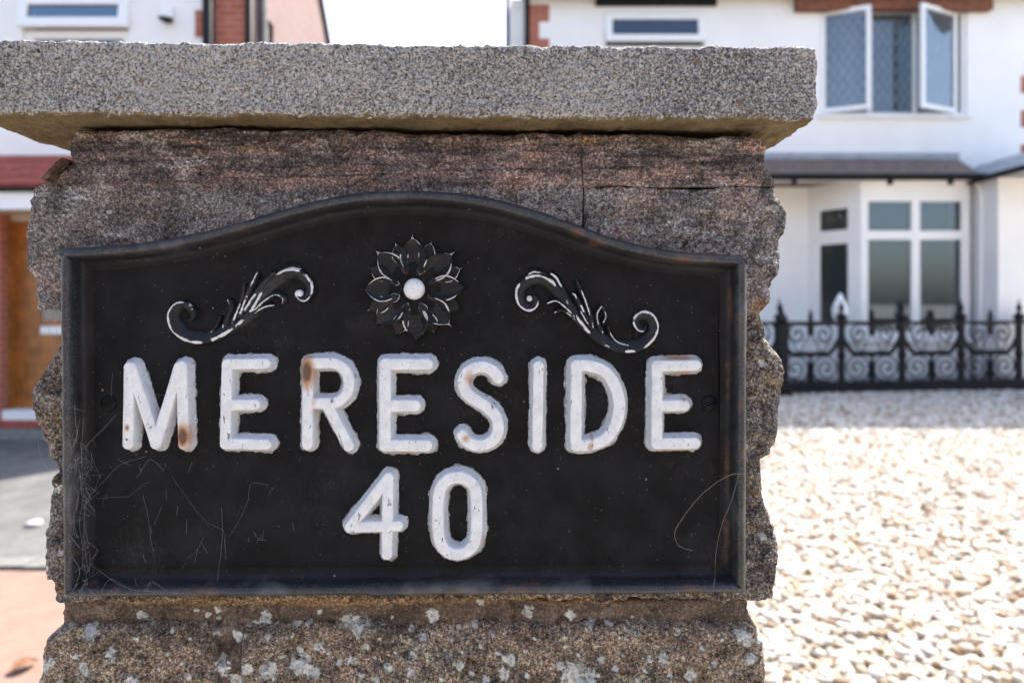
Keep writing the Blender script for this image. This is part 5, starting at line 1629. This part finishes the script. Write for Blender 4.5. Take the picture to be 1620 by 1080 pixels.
# ------------------------------------------------------------------ cobweb and hair on the plaque
def threads(lines, r, d_fn):
    m_ = MB()
    for ln in lines:
        pts = catmull(ln, 5) if len(ln) > 2 else [np.array(ln[0], float) + (np.array(ln[1], float) - np.array(ln[0], float)) * t for t in np.linspace(0, 1, 7)]
        rr = random.uniform(0.7, 1.25) * r
        w3 = []
        for p in pts:
            d_ = d_fn(p[0], p[1])
            w3.append(P(p[0] + random.uniform(-0.4, 0.4), p[1] + random.uniform(-0.4, 0.4), d_))
        m_.tube(w3, rr, 4)
    return m_
def dplq(x_, y_):
    # just in front of the field, rising onto the rim near the edge
    e_ = min(x_ - 104, 1178 - x_, 938 - y_)
    t = max(0.0, min(1.0, (42 - e_) / 20.0))
    return (DF - 0.0012) * (1 - t) + (DR - 0.0015) * t
web = [
    [(107, 643), (126, 648), (134, 651)], [(118, 640), (120, 670), (124, 690)], [(129, 711), (150, 692), (170, 672), (183, 655)], [(150, 690), (172, 668)], [(178, 590), (176, 625), (184, 640)],
    [(143, 712), (150, 735), (160, 757)], [(128, 750), (150, 752), (164, 749)], [(140, 785), (165, 760), (190, 735), (230, 722)], [(216, 757), (228, 737), (240, 727), (260, 745)], [(152, 788), (185, 786), (203, 785)],
    [(132, 660), (129, 720), (131, 770), (134, 800)], [(134, 800), (133, 850), (137, 885), (142, 910), (134, 917)], [(126, 745), (130, 790), (126, 830), (132, 870)], [(118, 720), (128, 760), (121, 800)], [(141, 890), (165, 908), (190, 925), (220, 934), (280, 936)],
    [(108, 938), (150, 941), (210, 939), (300, 938)], [(146, 912), (160, 900)], [(150, 900), (143, 914)], [(226, 783), (234, 815), (238, 850), (243, 873)], [(203, 785), (225, 768), (240, 760)], [(272, 753), (300, 793), (328, 826), (350, 836), (357, 848)],
    [(393, 790), (396, 766), (410, 764), (424, 767)], [(393, 790), (380, 820), (362, 848)], [(350, 800), (352, 850), (345, 905), (344, 920)], [(355, 850), (358, 885)], [(293, 885), (310, 872), (322, 850)], [(308, 890), (313, 868)], [(256, 800), (244, 830)], [(402, 842), (410, 853), (422, 854)],
    [(262, 773), (264, 790)], [(281, 800), (280, 815)], [(295, 822), (295, 845)], [(238, 623), (260, 625)], [(136, 770), (148, 775), (158, 752)], [(128, 800), (138, 795), (143, 780)], [(113, 880), (126, 900), (120, 925)], [(112, 850), (128, 868)], [(119, 905), (134, 893)], [(114, 760), (124, 790), (116, 820), (123, 850)],
    [(185, 726), (205, 735)], [(160, 935), (175, 915), (200, 928)], [(230, 936), (240, 920), (262, 934)], [(1010, 505 + 0), (1008, 520), (1006, 560)]]
for _ in range(46):     # tangle in the lower left corner of the rim
    x0_, y0_ = random.uniform(108, 142), random.uniform(690, 938)
    web.append([(x0_, y0_), (x0_ + random.uniform(-12, 14), y0_ + random.uniform(-18, 18)), (x0_ + random.uniform(-16, 22), y0_ + random.uniform(-34, 34))])
for _ in range(14):
    x0_, y0_ = random.uniform(145, 470), random.uniform(730, 925)
    a0_ = random.uniform(0.9, 2.2); l0_ = random.uniform(5, 22)
    web.append([(x0_, y0_), (x0_ + l0_ * 0.5 * math.cos(a0_) + random.uniform(-2, 2), y0_ + l0_ * 0.5 * math.sin(a0_)), (x0_ + l0_ * math.cos(a0_), y0_ + l0_ * math.sin(a0_))])
w_ = threads(web, 0.00004, dplq).build('cobweb', M['thread'])
tag(w_, 'torn grey cobweb threads across the lower left of the black plaque', 'cobweb', kind='stuff')
wl = [[(68, 478), (78, 530), (90, 590), (98, 620), (103, 650)], [(72, 495), (82, 540)], [(60, 700), (66, 730), (80, 742), (92, 733)], [(84, 545), (100, 600)], [(75, 860), (90, 838), (103, 818)], [(66, 715), (74, 745)], [(92, 570), (104, 628)], [(86, 470), (90, 525), (101, 560)]]
w2 = threads(wl, 0.00005, lambda x_, y_: 0.4755).build('cobweb', M['thread'])
tag(w2, 'fine cobweb strands strung between the rough stones at the left pillar edge', 'cobweb', kind='stuff')
hl = [[(1178, 750), (1160, 750), (1135, 762), (1110, 782), (1085, 812), (1068, 840), (1072, 860), (1085, 868), (1096, 870)], [(1168, 752), (1158, 790), (1142, 830), (1132, 880), (1131, 915), (1128, 928)]]
hh = threads(hl, 0.00008, dplq).build('stray_hair', M['hair'])
tag(hh, 'two long pale hairs curling over the lower right of the black plaque', 'hair')

# small pale stone on the tarmac and a leaf on the gravel
def pebble(name, c, r_, mat, label, cat):
    bm = bmesh.new()
    bmesh.ops.create_icosphere(bm, subdivisions=2, radius=1)
    for v in bm.verts:
        k_ = 1 + 0.18 * math.sin(v.co.x * 3.1 + v.co.y * 2.3) + random.uniform(-0.06, 0.06)
        v.co = Vector((v.co.x * r_[0] * k_, v.co.y * r_[1] * k_, v.co.z * r_[2]))
    me = bpy.data.meshes.new(name); bm.to_mesh(me); bm.free(); me.shade_smooth()
    o = link(name, me, mat); o.location = c
    tag(o, label, cat)
pebble('loose_stone', (XL_(54, 4.53), 4.53, GL + 0.015), (0.05, 0.06, 0.018), plain('pale_stone', (0.45, 0.43, 0.40), 0.8, 0.15, 30), 'single pale stone lying on the grey tarmac drive', 'stone')

# ================================================================== what stands behind the viewer (seen in the panes)
def leaves(name, centre, rad, n, size, mat, parent, seed, power=0.45):
    rg = np.random.default_rng(seed)
    d = rg.normal(size=(n, 3)); d /= np.linalg.norm(d, axis=1, keepdims=True)
    r = rg.uniform(0, 1, n) ** power
    p = d * r[:, None] * np.array(rad)
    p = p * (1 + 0.28 * vnoise(d * 2.3 + seed, seed))[:, None] + np.array(centre)
    a_ = rg.normal(size=(n, 3)); a_ /= np.linalg.norm(a_, axis=1, keepdims=True)
    b_ = np.cross(a_, rg.normal(size=(n, 3))); b_ /= np.linalg.norm(b_, axis=1, keepdims=True)
    sz = rg.uniform(0.6, 1.3, n)[:, None] * size
    V = np.stack([p - a_ * sz, p + b_ * sz * 0.45, p + a_ * sz, p - b_ * sz * 0.45], 1).reshape(-1, 3)
    F = np.arange(n * 4).reshape(n, 4)
    return np_mesh(name, V, F, mat, parent, False)
def leaf_mat(name, c0, c1):
    m = NT(name)
    c = m.ramp(m.noise(2.2, 4, 0.6), [(0.3, c0), (0.7, c1)])
    return m.set(c, 0.6, None, 0.3)
M['leaf'] = leaf_mat('dark_green_leaves', (0.025, 0.055, 0.016), (0.065, 0.12, 0.03))
M['bark'] = plain('brown_bark', (0.10, 0.075, 0.055), 0.9, 0.3, 14, 0.1)
def shrub(name, x, y, z0, h, r, label, seed, n):
    t = empty(name, (x, y, z0))
    tag(t, label, 'shrub')
    tr = MB()
    tr.tube([(x, y, z0), (x + 0.03, y, z0 + h * 0.35), (x - 0.02, y + 0.04, z0 + h * 0.8)], [0.07, 0.05, 0.015], 8)
    for k in range(5):
        an_ = k * 1.256
        tr.tube([(x, y, z0 + h * 0.25), (x + math.cos(an_) * r * 0.5, y + math.sin(an_) * r * 0.5, z0 + h * 0.6)], [0.04, 0.012], 6)
    tr.build('trunk', M['bark'], t)
    leaves('crown', (x, y, z0 + h * 0.55), (r, r, h * 0.48), n, 0.07, M['leaf'], t, seed)
shrub('garden_shrub', -1.35, 10.3, GL, 4.3, 1.25, 'dark green shrub in the gap between the two houses, behind the pillar', 5, 5000)
oh = empty('terraced_house', (0, -11.0, -0.06))
tag(oh, 'brick and cream house across the street behind the viewer', 'house')
yo = -11.0
wins = [(-7.0 + i * 4.6, -5.2 + i * 4.6, zz0, zz0 + 1.5) for i in range(4) for zz0 in (0.9, 3.7)]
wv_ = wall_holes(-10, 12, -0.06, 5.8, 0.0, 0.2, [])
front = MB()
for q0 in wall_holes(-10, 12, -0.06, 5.8, 0.0, 0.18, wins).v:
    front.v.append((q0[0], yo - q0[1], q0[2]))
front.f = [f_[::-1] for f_ in wall_holes(-10, 12, -0.06, 5.8, 0.0, 0.18, wins).f]
M['buff'] = brick_mat('buff_brick', (0.40, 0.25, 0.17), (0.46, 0.32, 0.22), (0.42, 0.38, 0.33))
front.build('front_wall', M['buff'], oh)
for (a0, a1, b0, b1) in wins:
    fw = MB().box(a0, a1, yo - 0.14, yo - 0.08, b0, b0 + 0.07)
    fw.box(a0, a1, yo - 0.14, yo - 0.08, b1 - 0.07, b1)
    fw.box(a0, a0 + 0.07, yo - 0.14, yo - 0.08, b0 + 0.07, b1 - 0.07)
    fw.box(a1 - 0.07, a1, yo - 0.14, yo - 0.08, b0 + 0.07, b1 - 0.07)
    fo = fw.build('window', M['upvc'], oh)
    MB().box(a0 + 0.07, a1 - 0.07, yo - 0.12, yo - 0.11, b0 + 0.07, b1 - 0.07).build('pane', M['black'], fo)
MB().hexa([(-10.3, yo + 0.3, 5.75), (12.3, yo + 0.3, 5.75), (12.3, yo - 3.5, 8.6), (-10.3, yo - 3.5, 8.6), (-10.3, yo + 0.3, 5.9), (12.3, yo + 0.3, 5.9), (12.3, yo - 3.5, 8.75), (-10.3, yo - 3.5, 8.75)]).build('roof', M['roof'], oh)
MB().box(-10, 12, yo - 7.0, yo - 6.8, -0.06, 5.8).build('back_wall', M['buff'], oh)
MB().box(-10.2, -10.0, yo - 6.8, yo - 0.2, -0.06, 5.8).build('side_wall', M['buff'], oh)
MB().box(12.0, 12.2, yo - 6.8, yo - 0.2, -0.06, 5.8).build('side_wall', M['buff'], oh)
for k in range(5):
    shrub('street_shrub', -7.5 + k * 3.9 + random.uniform(-0.5, 0.5), -9.4 + random.uniform(-0.3, 0.3), -0.06, random.uniform(2.2, 3.4), random.uniform(1.1, 1.6),
          'rounded green shrub across the street, %s in the row' % ('first', 'second', 'third', 'fourth', 'fifth')[k], 50 + k, 3000)
for o in bpy.data.objects:
    if o.name.startswith('street_shrub'): o['group'] = 'shrubs across the street'

# two fallen leaves
M['dryleaf'] = plain('dry_brown_leaf', (0.16, 0.075, 0.035), 0.7, 0.3, 40, 0.3)
def leaf(x, y, z, L, W, rz, label):
    m_ = MB()
    N_ = 7
    for lay in (0.0, 0.0012):
        for i_ in range(N_):
            t = i_ / (N_ - 1)
            hw_ = W * math.sin(math.pi * (0.04 + 0.92 * t)) ** 0.8
            zz_ = 0.010 + 0.014 * math.sin(math.pi * t) + lay
            for sd in (-1, 0, 1):
                px_, py_ = (t - 0.5) * L, sd * hw_
                m_.v.append((x + px_ * math.cos(rz) - py_ * math.sin(rz), y + px_ * math.sin(rz) + py_ * math.cos(rz), z + zz_ + abs(sd) * 0.012))
    n0 = N_ * 3
    for i_ in range(N_ - 1):
        for j_ in (0, 1):
            a_ = i_ * 3 + j_
            m_.f.append((n0 + a_, n0 + a_ + 3, n0 + a_ + 4, n0 + a_ + 1))
            m_.f.append((a_, a_ + 1, a_ + 4, a_ + 3))
        for j_ in (0, 2):
            a_ = i_ * 3 + j_
            m_.f.append((a_, a_ + 3, n0 + a_ + 3, n0 + a_))
    o = m_.build('dry_leaf', M['dryleaf'], None, True)
    tag(o, label, 'leaf', 'fallen leaves')
leaf((1570 - 810) / FPX * 5.17, 5.17, 0.012, 0.10, 0.03, 0.4, 'small dark leaf lying on the pale gravel at the right')
leaf((38 - 810) / FPX * 2.75, 2.75, GL - 0.004, 0.10, 0.035, 1.1, 'curled brown leaf on the pink paving at the lower left')
